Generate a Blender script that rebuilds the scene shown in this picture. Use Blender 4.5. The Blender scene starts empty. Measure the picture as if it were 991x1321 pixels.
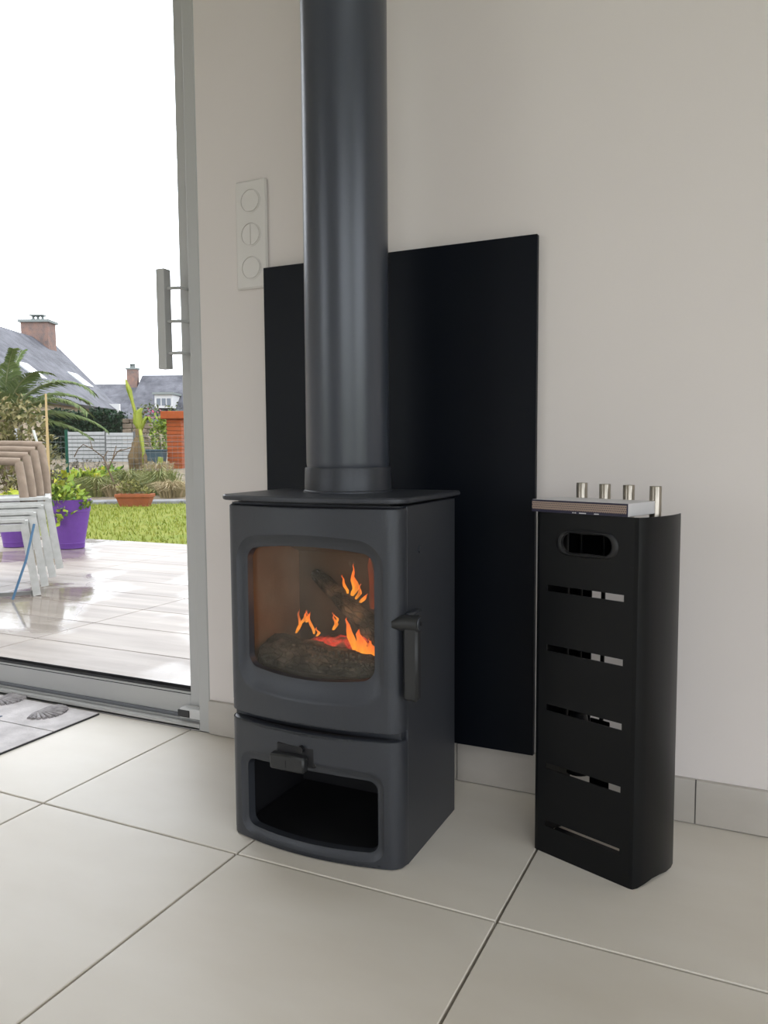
import bpy, math, random
import numpy as np
from mathutils import Vector, Matrix

random.seed(7)
rng = np.random.default_rng(7)
scene = bpy.context.scene
COL = scene.collection

# ------------------------------------------------------------------ camera
FPX, PITCH, YAW, ROLL = 1014.65, 0.0800138, 0.4457181, -0.0065378
CAM = Vector((1.21957, -1.03090, 0.67101))
_fw = Vector((-math.sin(YAW) * math.cos(PITCH), math.cos(YAW) * math.cos(PITCH), -math.sin(PITCH)))
_r0 = Vector((math.cos(YAW), math.sin(YAW), 0)); _u0 = _r0.cross(_fw)
_r = _r0 * math.cos(ROLL) + _u0 * math.sin(ROLL)
_u = -_r0 * math.sin(ROLL) + _u0 * math.cos(ROLL)
cam_data = bpy.data.cameras.new('camera')
cam = bpy.data.objects.new('camera', cam_data); COL.objects.link(cam)
cam_data.sensor_fit = 'HORIZONTAL'; cam_data.sensor_width = 36.0
cam_data.lens = FPX * 36.0 / 991.0
cam_data.clip_start = 0.02; cam_data.clip_end = 400
cam.matrix_world = Matrix(((_r.x, _u.x, -_fw.x, CAM.x), (_r.y, _u.y, -_fw.y, CAM.y),
                           (_r.z, _u.z, -_fw.z, CAM.z), (0, 0, 0, 1)))
scene.camera = cam

# ------------------------------------------------------------------ sky, daylight, exposure
SKY = 3.6
world = bpy.data.worlds.new('overcast_sky'); scene.world = world
world.use_nodes = True
_bg = world.node_tree.nodes['Background']
_bg.inputs[0].default_value = (0.92, 0.965, 1.03, 1); _bg.inputs[1].default_value = SKY
def portal(name, loc, rot, sx, sy):
    """sampling portal in a window opening; it emits nothing itself"""
    l = bpy.data.lights.new(name, 'AREA'); l.shape = 'RECTANGLE'; l.size = sx; l.size_y = sy
    l.cycles.is_portal = True
    o = bpy.data.objects.new(name, l); COL.objects.link(o); o.location = loc; o.rotation_euler = rot
H = math.pi / 2
portal('daylight_sliding_door', (-1.06, 0.66, 1.07), (-H, 0, 0), 2.2, 2.14)
portal('daylight_garden_doors', (-2.15, -3.95, 1.08), (H, 0, 0), 1.6, 2.12)
portal('daylight_corner_doors', (2.85, -3.95, 1.08), (H, 0, 0), 2.7, 2.12)
portal('daylight_side_window', (4.55, -2.05, 1.1), (0, H, 0), 2.1, 2.7)
portal('daylight_added_skylight', (1.55, -1.1, 2.72), (0, 0, 0), 1.1, 1.0)  # opening added for more light on the front floor
scene.view_settings.view_transform = 'Standard'
scene.view_settings.look = 'None'
scene.view_settings.exposure = 0.12
scene.view_settings.gamma = 1.0
scene.view_settings.use_curve_mapping = False

# ------------------------------------------------------------------ helpers
F2 = Vector((-math.sin(YAW), math.cos(YAW), 0)); R2 = Vector((math.cos(YAW), math.sin(YAW), 0))
def at(x, y, d):
    """point of the place seen at photo position x, y when it stands d metres away"""
    return CAM + (_fw + _r * ((x - 495.5) / FPX) - _u * ((y - 660.5) / FPX)) * d
def plot(lat, d, z):
    """garden coordinates: lateral and forward metres from the viewer, height"""
    p = CAM + R2 * lat + F2 * d; return Vector((p.x, p.y, z))

class MB:
    def __init__(self): self.v = []; self.f = []
    def add(self, vs, fs):
        n = len(self.v); self.v += [tuple(p) for p in vs]; self.f += [tuple(i + n for i in f) for f in fs]; return self
    def box(self, x0, x1, y0, y1, z0, z1, m=None, bev=0.0):
        if bev > 0:
            b = min(bev, (x1-x0)*.49, (y1-y0)*.49, (z1-z0)*.49)
            vs = []; 
            for sx in (0, 1):
                for sy in (0, 1):
                    for sz in (0, 1):
                        X = (x0, x1)[sx]; Y = (y0, y1)[sy]; Z = (z0, z1)[sz]
                        dx = b if sx == 0 else -b; dy = b if sy == 0 else -b; dz = b if sz == 0 else -b
                        vs += [(X, Y+dy, Z+dz), (X+dx, Y, Z+dz), (X+dx, Y+dy, Z)]
            def I(sx, sy, sz, k): return (sx*4+sy*2+sz)*3+k
            fs = []
            for s in (0, 1):
                q = [I(s,0,0,0), I(s,1,0,0), I(s,1,1,0), I(s,0,1,0)]; fs.append(q if s else q[::-1])
                q = [I(0,s,0,1), I(0,s,1,1), I(1,s,1,1), I(1,s,0,1)]; fs.append(q if s else q[::-1])
                q = [I(0,0,s,2), I(1,0,s,2), I(1,1,s,2), I(0,1,s,2)]; fs.append(q if s else q[::-1])
            for a in (0, 1):
                for c in (0, 1):
                    q = [I(a,c,0,0), I(a,c,0,1), I(a,c,1,1), I(a,c,1,0)]; fs.append(q if a != c else q[::-1])
                    q = [I(a,0,c,0), I(a,1,c,0), I(a,1,c,2), I(a,0,c,2)]; fs.append(q if a != c else q[::-1])
                    q = [I(0,a,c,1), I(0,a,c,2), I(1,a,c,2), I(1,a,c,1)]; fs.append(q if a != c else q[::-1])
            for sx in (0, 1):
                for sy in (0, 1):
                    for sz in (0, 1):
                        q = [I(sx,sy,sz,0), I(sx,sy,sz,1), I(sx,sy,sz,2)]
                        fs.append(q if (sx+sy+sz) % 2 else q[::-1])
        else:
            vs = [(x0,y0,z0),(x1,y0,z0),(x1,y1,z0),(x0,y1,z0),(x0,y0,z1),(x1,y0,z1),(x1,y1,z1),(x0,y1,z1)]
            fs = [(3,2,1,0),(4,5,6,7),(0,1,5,4),(1,2,6,5),(2,3,7,6),(3,0,4,7)]
        if m is not None: vs = [m @ Vector(p) for p in vs]
        return self.add(vs, fs)
    def tube(self, pts, rad, n=10, cap=True, sq=False):
        pts = [Vector(p) for p in pts]; k = len(pts)
        rads = rad if isinstance(rad, (list, tuple)) else [rad] * k
        vs = []; ref = None
        for i, p in enumerate(pts):
            t = (pts[min(i+1, k-1)] - pts[max(i-1, 0)]).normalized()
            if ref is None: ref = Vector((0, 0, 1)) if abs(t.z) < .9 else Vector((1, 0, 0))
            a = (ref - t * ref.dot(t)).normalized(); b = t.cross(a); ref = a
            for j in range(n):
                an = 2*math.pi*(j + (.5 if sq else 0))/n; s = rads[i] * (1.0 / math.cos(math.pi/n) if sq else 1)
                vs.append(p + a*math.cos(an)*s + b*math.sin(an)*s)
        fs = [(i*n+j, i*n+(j+1) % n, (i+1)*n+(j+1) % n, (i+1)*n+j) for i in range(k-1) for j in range(n)]
        if cap: fs += [tuple(range(n))[::-1], tuple((k-1)*n+j for j in range(n))]
        return self.add(vs, fs)
    def lathe(self, prof, n=48, c=(0, 0)):
        k = len(prof)
        vs = [(c[0]+r*math.cos(2*math.pi*j/n), c[1]+r*math.sin(2*math.pi*j/n), z) for r, z in prof for j in range(n)]
        fs = [(i*n+j, i*n+(j+1) % n, (i+1)*n+(j+1) % n, (i+1)*n+j) for i in range(k-1) for j in range(n)]
        return self.add(vs, fs)
    def prism(self, poly, y0, y1, axis='y'):
        n = len(poly)
        if axis == 'y': vs = [(a, y0, b) for a, b in poly] + [(a, y1, b) for a, b in poly]
        elif axis == 'z': vs = [(a, b, y0) for a, b in poly] + [(a, b, y1) for a, b in poly]
        else: vs = [(y0, a, b) for a, b in poly] + [(y1, a, b) for a, b in poly]
        fs = [tuple(range(n)), tuple(range(2*n-1, n-1, -1))] + [(i, n+i, n+(i+1) % n, (i+1) % n) for i in range(n)]
        return self.add(vs, fs)
    def slab(self, pts, th):
        """flat polygon given as 3-D points, thickened along its normal"""
        pts = [Vector(p) for p in pts]; nrm = (pts[1]-pts[0]).cross(pts[2]-pts[0]).normalized() * th; n = len(pts)
        return self.add(pts + [p - nrm for p in pts], [tuple(range(n)), tuple(range(2*n-1, n-1, -1))] +
                        [(i, n+i, n+(i+1) % n, (i+1) % n) for i in range(n)])
    def loops(self, ls, close=True):
        n = len(ls[0]); vs = [p for l in ls for p in l]
        fs = [(i*n+j, i*n+(j+1) % n, (i+1)*n+(j+1) % n, (i+1)*n+j) for i in range(len(ls)-1) for j in range(n if close else n-1)]
        return self.add(vs, fs)
    def mesh(self, name, smooth=None, fix=True):
        me = bpy.data.meshes.new(name); me.from_pydata([tuple(p) for p in self.v], [], self.f); me.update()
        if fix:
            import bmesh
            bm = bmesh.new(); bm.from_mesh(me); bmesh.ops.recalc_face_normals(bm, faces=bm.faces); bm.to_mesh(me); bm.free()
        if smooth:
            me.shade_smooth(); me.set_sharp_from_angle(angle=math.radians(smooth))
        return me
    def build(self, name, mat, parent=None, smooth=None, fix=True):
        me = self.mesh(name, smooth, fix); me.materials.append(mat)
        return link(name, me, parent)

def link(name, me, parent=None):
    o = bpy.data.objects.new(name, me); COL.objects.link(o)
    if parent is not None: o.parent = parent
    return o
def tag(o, label=None, cat=None, group=None, kind=None):
    if label: o['label'] = label
    if cat: o['category'] = cat
    if group: o['group'] = group
    if kind: o['kind'] = kind
    return o
def thing(name, label, cat, loc=(0, 0, 0), rz=0, group=None):
    o = bpy.data.objects.new(name, None); COL.objects.link(o); o.empty_display_size = .05
    o.location = loc; o.rotation_euler = (0, 0, rz); return tag(o, label, cat, group)
def copy_tree(o, parent=None):
    c = o.copy(); COL.objects.link(c)
    if parent is not None: c.parent = parent
    for ch in list(o.children): copy_tree(ch, c)
    return c

# ------------------------------------------------------------------ materials
def nodes(name):
    m = bpy.data.materials.new(name); m.use_nodes = True; nt = m.node_tree
    return m, nt, nt.nodes['Principled BSDF']
def N(nt, typ, **kw):
    n = nt.nodes.new(typ)
    for k, v in kw.items():
        if k.startswith('i_'):
            key = k[2:]; n.inputs[int(key) if key.isdigit() else key.replace('_', ' ')].default_value = v
        else: setattr(n, k, v)
    return n
def mat(name, col, rough=.6, metal=0., var=.0, scale=6., col2=None, bump=0., bscale=None, coord='Object', spec=.5, island=False, detail=6, stretch=None, objvar=0.):
    m, nt, b = nodes(name); L = nt.links.new
    b.inputs['Roughness'].default_value = rough; b.inputs['Metallic'].default_value = metal
    b.inputs['Specular IOR Level'].default_value = spec
    c1 = (*col, 1); c2 = (*(col2 if col2 else tuple(max(0, c*(1-var)) for c in col)), 1)
    b.inputs['Base Color'].default_value = c1
    if coord == 'World': tc = N(nt, 'ShaderNodeNewGeometry'); src = tc.outputs['Position']
    else: tc = N(nt, 'ShaderNodeTexCoord'); src = tc.outputs['Object']
    if stretch:
        mp = N(nt, 'ShaderNodeMapping'); mp.inputs['Scale'].default_value = stretch; L(src, mp.inputs[0]); src = mp.outputs[0]
    if var > 0 or col2 is not None:
        mx = N(nt, 'ShaderNodeMix', data_type='RGBA'); mx.inputs[6].default_value = c1; mx.inputs[7].default_value = c2
        if island:
            g = N(nt, 'ShaderNodeNewGeometry'); L(g.outputs['Random Per Island'], mx.inputs[0])
        else:
            nz = N(nt, 'ShaderNodeTexNoise', i_Scale=scale, i_Detail=float(detail)); L(src, nz.inputs['Vector'])
            rp = N(nt, 'ShaderNodeMapRange', i_1=.3, i_2=.7); L(nz.outputs[0], rp.inputs[0]); L(rp.outputs[0], mx.inputs[0])
        out = mx.outputs[2]
        if objvar > 0:
            oi = N(nt, 'ShaderNodeObjectInfo'); hs = N(nt, 'ShaderNodeHueSaturation')
            mr = N(nt, 'ShaderNodeMapRange', i_3=1-objvar, i_4=1+objvar); L(oi.outputs['Random'], mr.inputs[0]); L(mr.outputs[0], hs.inputs['Value'])
            L(out, hs.inputs['Color']); out = hs.outputs[0]
        L(out, b.inputs['Base Color'])
    if bump > 0:
        nz2 = N(nt, 'ShaderNodeTexNoise', i_Scale=bscale or scale*6, i_Detail=4.); L(src, nz2.inputs['Vector'])
        bp = N(nt, 'ShaderNodeBump', i_Strength=bump, i_Distance=.002); L(nz2.outputs[0], bp.inputs['Height']); L(bp.outputs[0], b.inputs['Normal'])
    return m
def glass(name, tint=(1, 1, 1), gloss=.06):
    m, nt, b = nodes(name); nt.nodes.remove(b); L = nt.links.new; out = nt.nodes['Material Output']
    t = N(nt, 'ShaderNodeBsdfTransparent'); t.inputs[0].default_value = (*tint, 1)
    g = N(nt, 'ShaderNodeBsdfGlossy'); g.inputs['Roughness'].default_value = .01
    fr = N(nt, 'ShaderNodeFresnel', i_0=1.35); ge = N(nt, 'ShaderNodeNewGeometry'); iv = N(nt, 'ShaderNodeMath', operation='SUBTRACT', i_0=1.0); L(ge.outputs['Backfacing'], iv.inputs[1])
    mu = N(nt, 'ShaderNodeMath', operation='MULTIPLY'); L(fr.outputs[0], mu.inputs[0]); L(iv.outputs[0], mu.inputs[1])
    mx = N(nt, 'ShaderNodeMixShader'); L(mu.outputs[0], mx.inputs[0]); L(t.outputs[0], mx.inputs[1]); L(g.outputs[0], mx.inputs[2]); L(mx.outputs[0], out.inputs[0])
    return m
M = {}
M['wall'] = mat('wall_paint', (.745, .692, .66), .85, var=.03, scale=3, coord='World', bump=.05, bscale=160)
M['ceiling'] = mat('ceiling_paint', (.56, .545, .52), .9)  # unseen ceiling greyed to weaken the light bounced onto the upper wall
M['tile'] = mat('floor_tile', (.775, .73, .655), .46, col2=(.69, .635, .55), scale=2.6, coord='World', bump=.03, bscale=40, objvar=.02, spec=.4, detail=8, stretch=(1, 2.2, 1))
M['skirt'] = mat('skirting_tile', (.52, .485, .44), .4, col2=(.43, .395, .35), scale=5, coord='World', detail=8, stretch=(1, 1, 2), objvar=.03)
M['grout'] = mat('grout', (.22, .21, .195), .9, var=.15, scale=30, coord='World')
M['alu'] = mat('door_aluminium', (.46, .46, .45), .42, metal=.0, spec=.6)
M['alu_white'] = mat('latch_plastic', (.62, .62, .61), .4)
M['gasket'] = mat('rubber_gasket', (.03, .03, .032), .6)
M['pane'] = glass('window_glass')
M['stove'] = mat('stove_paint', (.028, .031, .038), .42, var=.12, scale=260, bump=.12, bscale=700, spec=.65)
M['pipe'] = mat('flue_paint', (.038, .044, .058), .29, var=.05, scale=200, bump=.05, bscale=900, spec=.75)
for k_ in ('stove', 'pipe'): M[k_].node_tree.nodes['Principled BSDF'].inputs['Specular Tint'].default_value = (.93, .955, 1.0, 1)
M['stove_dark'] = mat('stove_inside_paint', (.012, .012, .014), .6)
M['handle'] = mat('handle_metal', (.018, .019, .020), .45)
M['panel'] = mat('heat_panel_paint', (.003, .0045, .008), .42, spec=.17)
M['black'] = mat('stand_paint', (.004, .0045, .0052), .34, spec=.22, bump=.04, bscale=900)
M['rubber'] = mat('black_rubber', (.006, .006, .007), .55)
M['steel'] = mat('brushed_steel', (.40, .365, .31), .3, metal=1.0, var=.1, scale=30, stretch=(8, 8, .6))
M['plastic'] = mat('switch_plastic', (.70, .67, .635), .38)
M['brickin'] = mat('firebrick', (.40, .34, .27), .9, col2=(.27, .22, .17), scale=9, bump=.3, bscale=120)
M['soot_shade'] = mat('sooty_shaded_firebrick', (.19, .155, .12), .9, col2=(.10, .08, .065), scale=9, bump=.3, bscale=120)  # darker copy of firebrick: soot plus painted shade that deepens the chamber
M['ash'] = mat('ash', (.16, .145, .13), .95, var=.6, scale=60, bump=.5, bscale=200)

def fire_glass():
    m, nt, b = nodes('stove_glass'); nt.nodes.remove(b); L = nt.links.new; out = nt.nodes['Material Output']
    t = N(nt, 'ShaderNodeBsdfTransparent'); t.inputs[0].default_value = (.80, .75, .68, 1)
    d = N(nt, 'ShaderNodeBsdfDiffuse'); d.inputs[0].default_value = (.27, .245, .20, 1)
    tc = N(nt, 'ShaderNodeTexCoord'); nz = N(nt, 'ShaderNodeTexNoise', i_Scale=14., i_Detail=6.); L(tc.outputs['Object'], nz.inputs['Vector'])
    mr = N(nt, 'ShaderNodeMapRange', i_1=.35, i_2=.75, i_3=.11, i_4=.27); L(nz.outputs[0], mr.inputs[0])
    m1 = N(nt, 'ShaderNodeMixShader'); L(mr.outputs[0], m1.inputs[0]); L(t.outputs[0], m1.inputs[1]); L(d.outputs[0], m1.inputs[2])
    g = N(nt, 'ShaderNodeBsdfGlossy'); g.inputs['Roughness'].default_value = .12
    fr = N(nt, 'ShaderNodeFresnel', i_0=1.3)
    m2 = N(nt, 'ShaderNodeMixShader'); L(fr.outputs[0], m2.inputs[0]); L(m1.outputs[0], m2.inputs[1]); L(g.outputs[0], m2.inputs[2]); L(m2.outputs[0], out.inputs[0])
    return m
M['fireglass'] = fire_glass()
def charred(name, glow):
    m, nt, b = nodes(name); L = nt.links.new
    b.inputs['Roughness'].default_value = .8
    tc = N(nt, 'ShaderNodeTexCoord'); mp = N(nt, 'ShaderNodeMapping'); mp.inputs['Scale'].default_value = (60, 110, 110); L(tc.outputs['Object'], mp.inputs[0])
    vo = N(nt, 'ShaderNodeTexVoronoi', feature='DISTANCE_TO_EDGE', i_Scale=1.0); L(mp.outputs[0], vo.inputs['Vector'])
    mr = N(nt, 'ShaderNodeMapRange', i_1=.0, i_2=.10); L(vo.outputs[0], mr.inputs[0])
    nz = N(nt, 'ShaderNodeTexNoise', i_Scale=22., i_Detail=5.); L(tc.outputs['Object'], nz.inputs['Vector'])
    ma = N(nt, 'ShaderNodeMapRange', i_1=.5, i_2=.75); L(nz.outputs[0], ma.inputs[0])
    mx = N(nt, 'ShaderNodeMix', data_type='RGBA'); mx.inputs[6].default_value = (.022, .020, .019, 1); mx.inputs[7].default_value = (.24, .225, .205, 1); L(ma.outputs[0], mx.inputs[0]); L(mx.outputs[2], b.inputs['Base Color'])
    bp = N(nt, 'ShaderNodeBump', i_Strength=.9, i_Distance=.004); L(mr.outputs[0], bp.inputs['Height']); L(bp.outputs[0], b.inputs['Normal'])
    if glow:
        inv = N(nt, 'ShaderNodeMapRange', i_1=.0, i_2=.45, i_3=1., i_4=.15); L(vo.outputs[0], inv.inputs[0])
        nz3 = N(nt, 'ShaderNodeTexNoise', i_Scale=30.); L(tc.outputs['Object'], nz3.inputs['Vector'])
        m3 = N(nt, 'ShaderNodeMapRange', i_1=.48, i_2=.62, i_3=0., i_4=glow); L(nz3.outputs[0], m3.inputs[0])
        mu = N(nt, 'ShaderNodeMath', operation='MULTIPLY'); L(inv.outputs[0], mu.inputs[0]); L(m3.outputs[0], mu.inputs[1])
        b.inputs['Emission Color'].default_value = (1, .06, .035, 1); L(mu.outputs[0], b.inputs['Emission Strength'])
    return m
M['char'] = charred('charred_wood', 0)
M['ember'] = charred('glowing_ember', .9)
def flame_mat(name, hot, cool, strength, dens):
    m, nt, b = nodes(name); nt.nodes.remove(b); L = nt.links.new; out = nt.nodes['Material Output']
    tc = N(nt, 'ShaderNodeTexCoord'); sp = N(nt, 'ShaderNodeSeparateXYZ'); L(tc.outputs['Generated'], sp.inputs[0])
    mx = N(nt, 'ShaderNodeMix', data_type='RGBA'); mx.inputs[6].default_value = (*hot, 1); mx.inputs[7].default_value = (*cool, 1); L(sp.outputs[2], mx.inputs[0])
    em = N(nt, 'ShaderNodeEmission', i_Strength=strength); L(mx.outputs[2], em.inputs[0])
    tr = N(nt, 'ShaderNodeBsdfTransparent')
    mp = N(nt, 'ShaderNodeMapping'); mp.inputs['Scale'].default_value = (70, 70, 18); L(tc.outputs['Object'], mp.inputs[0])
    nz = N(nt, 'ShaderNodeTexNoise', i_Scale=1., i_Detail=3.); L(mp.outputs[0], nz.inputs['Vector'])
    mr = N(nt, 'ShaderNodeMapRange', i_1=.35, i_2=.62, i_3=dens*.25, i_4=dens); L(nz.outputs[0], mr.inputs[0])
    ms = N(nt, 'ShaderNodeMixShader'); L(mr.outputs[0], ms.inputs[0]); L(tr.outputs[0], ms.inputs[1]); L(em.outputs[0], ms.inputs[2]); L(ms.outputs[0], out.inputs[0])
    return m
M['flame'] = flame_mat('flame', (1, .36, .03), (1, .13, .025), 1.5, .97)
M['flame_soft'] = flame_mat('flame_veil', (.8, .15, .05), (.6, .10, .04), .5, .38)

# ------------------------------------------------------------------ room shell
WY = 0.436            # inner face of the wall behind the stove
XL, XR, YB, ZC = -3.0, 4.3, -3.7, 2.5
DX0, DX1, DZ = -2.19, 0.058, 2.15     # sliding door opening
MB().box(XL-.3, XR+.3, YB-.3, WY+.3, -.25, -.012).build('floor', M['grout']); floor = bpy.data.objects['floor']; tag(floor, kind='structure', label='grey beige floor of large square tiles')
tile_me = MB().box(.002, .448, .002, .448, -.012, 0, bev=.0012).mesh('tile'); tile_me.materials.append(M['tile'])
for i in range(-7, 10):
    for j in range(-10, 1):
        x0, y0 = i*.45, j*.45
        if x0 >= XR or x0 + .45 <= XL: continue
        cx0, cx1, cy0, cy1 = max(x0, XL), min(x0+.45, XR), max(y0, YB), min(y0+.45, WY)
        if (cx1-cx0, cy1-cy0) == (cx1-cx0, cy1-cy0) and cx1-cx0 > .449 and cy1-cy0 > .449:
            t = link('floor_tile', tile_me, floor); t.location = (x0, y0, 0)
        elif cx1-cx0 > .02 and cy1-cy0 > .02:
            MB().box(cx0+.002, cx1-.002, cy0+.002, cy1-.002, -.012, 0, bev=.0012).build('floor_tile', M['tile'], floor)
RX0, RX1, RY0, RY1 = 1.0, 2.1, -1.6, -.6     # unseen roof window, added to brighten the floor
MB().box(XL-.3, RX0, YB-.3, WY+.3, ZC, ZC+.2).box(RX1, XR+.3, YB-.3, WY+.3, ZC, ZC+.2).box(RX0, RX1, YB-.3, RY0, ZC, ZC+.2).box(RX0, RX1, RY1, WY+.3, ZC, ZC+.2).build('ceiling', M['ceiling'])
w4 = MB().box(RX0, RX0+.05, RY0, RY1, ZC+.1, ZC+.2).box(RX1-.05, RX1, RY0, RY1, ZC+.1, ZC+.2).box(RX0, RX1, RY0, RY0+.05, ZC+.1, ZC+.2).box(RX0, RX1, RY1-.05, RY1, ZC+.1, ZC+.2).build('added_skylight', M['alu']); tag(w4, kind='structure', label='added square roof window in the ceiling, lighting the floor by the stove')
MB().box(RX0+.03, RX1-.03, RY0+.03, RY1-.03, ZC+.145, ZC+.155).build('pane', M['pane'], w4)
tag(bpy.data.objects['ceiling'], kind='structure', label='plain grey ceiling above the room')
wb = MB().box(DX1, XR+.3, WY, WY+.3, -.02, ZC+.1).box(XL-.3, DX0, WY, WY+.3, -.02, ZC+.1).box(DX0, DX1, WY, WY+.3, DZ, ZC+.1).build('wall_back', M['wall'])
tag(wb, kind='structure', label='plain off white wall behind the stove')
wl = MB().box(XL-.3, XL, YB, WY, -.02, ZC+.1).build('wall_left', M['wall']); tag(wl, kind='structure', label='plain off white wall at the left of the room')
SY0, SY1, SZ0, SZ1 = -3.4, -.7, .05, 2.15
wr = MB().box(XR, XR+.3, YB, SY0, -.02, ZC+.1).box(XR, XR+.3, SY1, WY, -.02, ZC+.1).box(XR, XR+.3, SY0, SY1, -.02, SZ0).box(XR, XR+.3, SY0, SY1, SZ1, ZC+.1).build('wall_right', M['wall'])
tag(wr, kind='structure', label='plain off white wall at the right with a window')
GX0, GX1, KX0, KX1 = -2.95, -1.35, 1.5, 4.2
wf = MB().box(XL-.3, GX0, YB-.3, YB, -.02, ZC+.1).box(GX1, KX0, YB-.3, YB, -.02, ZC+.1).box(KX1, XR+.3, YB-.3, YB, -.02, ZC+.1).box(GX0, GX1, YB-.3, YB, 2.14, ZC+.1).box(KX0, KX1, YB-.3, YB, 2.14, ZC+.1).build('wall_front', M['wall'])
tag(wf, kind='structure', label='plain off white wall opposite the stove with wide glazed doors')
# glazing behind the viewer
def glazed(n, a, b, label):
    fr = MB()
    for k in range(3):
        x = a + (b-a)*k/2; fr.box(max(a, x-.035), min(b, x+.035), YB-.2, YB-.14, 0, 2.14)
    fr.box(a, b, YB-.2, YB-.14, 2.07, 2.14).box(a, b, YB-.2, YB-.14, 0, .07)
    w = fr.build(n, M['alu']); tag(w, kind='structure', label=label)
    MB().box(a+.03, b-.03, YB-.175, YB-.165, .05, 2.1).build('pane', M['pane'], w)
glazed('window_1', GX0, GX1, 'glazed garden doors in the left of the wall opposite the stove')
glazed('window_3', KX0, KX1, 'glazed garden doors in the right of the wall opposite the stove')
w2 = MB().box(XR+.12, XR+.18, SY0, SY1, SZ0, SZ0+.06).box(XR+.12, XR+.18, SY0, SY1, SZ1-.06, SZ1).box(XR+.12, XR+.18, SY0, SY0+.06, SZ0, SZ1).box(XR+.12, XR+.18, SY1-.06, SY1, SZ0, SZ1).build('window_2', M['alu'])
tag(w2, kind='structure', label='tall window in the right hand wall')
MB().box(XR+.145, XR+.155, SY0+.04, SY1-.04, SZ0+.04, SZ1-.04).build('pane', M['pane'], w2)
# skirting tiles on the wall behind the stove
bb = thing('baseboard_back', 'row of grey beige skirting tiles along the wall', None); bb['kind'] = 'structure'
edges = [DX1+.001, .233, .683, 1.133, 1.583, 2.033, 2.483, 2.933, 3.383, 3.833, XR-.001]
for a, b in zip(edges[:-1], edges[1:]):
    poly = [(WY-.0095, .002), (WY-.0095, .0775), (WY-.0085, .080), (WY-.006, .081), (WY, .081), (WY, .002)]
    MB().prism(poly, a+.0012, b-.0012, 'x').build('skirting_tile', M['skirt'], bb, smooth=40)
MB().box(DX1, XR, WY-.006, WY, 0, .079).build('skirting_joint', M['grout'], bb)

# ------------------------------------------------------------------ sliding door
d1 = thing('door_1', 'grey aluminium sliding glass door open to the view of the terrace', None); d1['kind'] = 'structure'
d1['label'] = 'grey aluminium sliding glass door beside the stove'
MB().box(.026, DX1, WY-.002, WY+.13, 0, DZ, bev=.002).build('door_frame', M['alu'], d1)
MB().box(DX0, DX0+.032, WY-.002, WY+.13, 0, DZ, bev=.002).build('door_frame', M['alu'], d1)
MB().box(DX0+.032, .026, WY-.002, WY+.13, DZ-.035, DZ, bev=.002).build('door_frame', M['alu'], d1)
tr = MB().box(DX0+.032, .026, WY-.001, WY+.13, .0, .006).box(DX0+.032, .026, WY-.001, WY+.011, .0, .015, bev=.002).box(DX0+.032, .026, WY+.017, WY+.022, .0, .017).box(DX0+.032, .026, WY+.075, WY+.08, .0, .017).box(DX0+.032, .026, WY+.12, WY+.13, 0, .02)
tr.build('door_track', M['alu'], d1)
MB().box(DX0+.033, .0255, WY+.0112, WY+.119, .005, .0078).build('track_shade', M['gasket'], d1)  # dark sheet in the channel, painting the shade of the gap under the leaf
def leaf(xa, xb, y0, y1):
    lf = MB().box(xa, xa+.058, y0, y1, .022, DZ-.03, bev=.0015).box(xb-.058, xb, y0, y1, .022, DZ-.03, bev=.0015)
    lf.box(xa+.058, xb-.058, y0, y1, .022, .078, bev=.0015).box(xa+.058, xb-.058, y0, y1, DZ-.09, DZ-.03, bev=.0015)
    o = lf.build('sliding_leaf', M['alu'], d1)
    ym = (y0+y1)/2
    MB().box(xa+.055, xb-.055, ym-.012, ym-.008, .07, DZ-.08).build('pane', M['pane'], o)
    g = MB().box(xa+.058, xb-.058, y0+.002, ym-.012, .078, .0835).box(xa+.058, xb-.058, y0+.008, ym-.012, .0835, .091)
    g.build('glazing_gasket', M['gasket'], o)
    MB().box(xa+.058, xb-.058, y0-.0006, y0+.003, .0715, .0735).build('rail_groove', M['gasket'], o)
    return o
lf1 = leaf(-1.09, .030, WY+.034, WY+.072)
lf2 = leaf(-2.155, -1.035, WY+.084, WY+.122)
# pull handle on the near leaf
hd = MB().box(-.0455, -.0215, .408, .432, .859, 1.086, bev=.0012)
hd = hd.build('pull_handle', M['alu'], lf1)
for z in (1.042, .967, .895):
    MB().tube([(-.022, .420, z), (.006, .424, z), (.012, .436, z), (.012, WY+.036, z)], .0038, 8).build('handle_standoff', M['alu'], hd, smooth=50)
lt = MB().box(-.040, .0255, WY+.004, WY+.033, .022, .047, bev=.003).build('door_stop', M['alu_white'], d1)
MB().box(-.0425, -.008, WY+.0015, WY+.006, .026, .043, bev=.001).build('stop_pad', M['gasket'], lt)

# ------------------------------------------------------------------ terrace (part of the place outside)
TZ = -.12; TE = 4.23
m_plank = mat('terrace_plank', (.235, .20, .165), .30, col2=(.13, .102, .08), scale=2.2, coord='World', stretch=(.6, 6, 1), bump=.1, bscale=30, objvar=.05, detail=8)
def wet(m):
    nt = m.node_tree; b = nt.nodes['Principled BSDF']; L = nt.links.new
    g = N(nt, 'ShaderNodeNewGeometry'); nz = N(nt, 'ShaderNodeTexNoise', i_Scale=1.1, i_Detail=3.); L(g.outputs['Position'], nz.inputs['Vector'])
    mr = N(nt, 'ShaderNodeMapRange', i_1=.46, i_2=.54, i_3=.45, i_4=.06); L(nz.outputs[0], mr.inputs[0]); L(mr.outputs[0], b.inputs['Roughness'])
wet(m_plank)
ter = MB().box(-9.5, 7.5, WY+.3, TE, TZ-.3, TZ-.012).build('floor_terrace', M['grout']); tag(ter, kind='structure', label='terrace of pale wood look planks outside the door')
PW, PL = .322, 1.24
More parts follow.
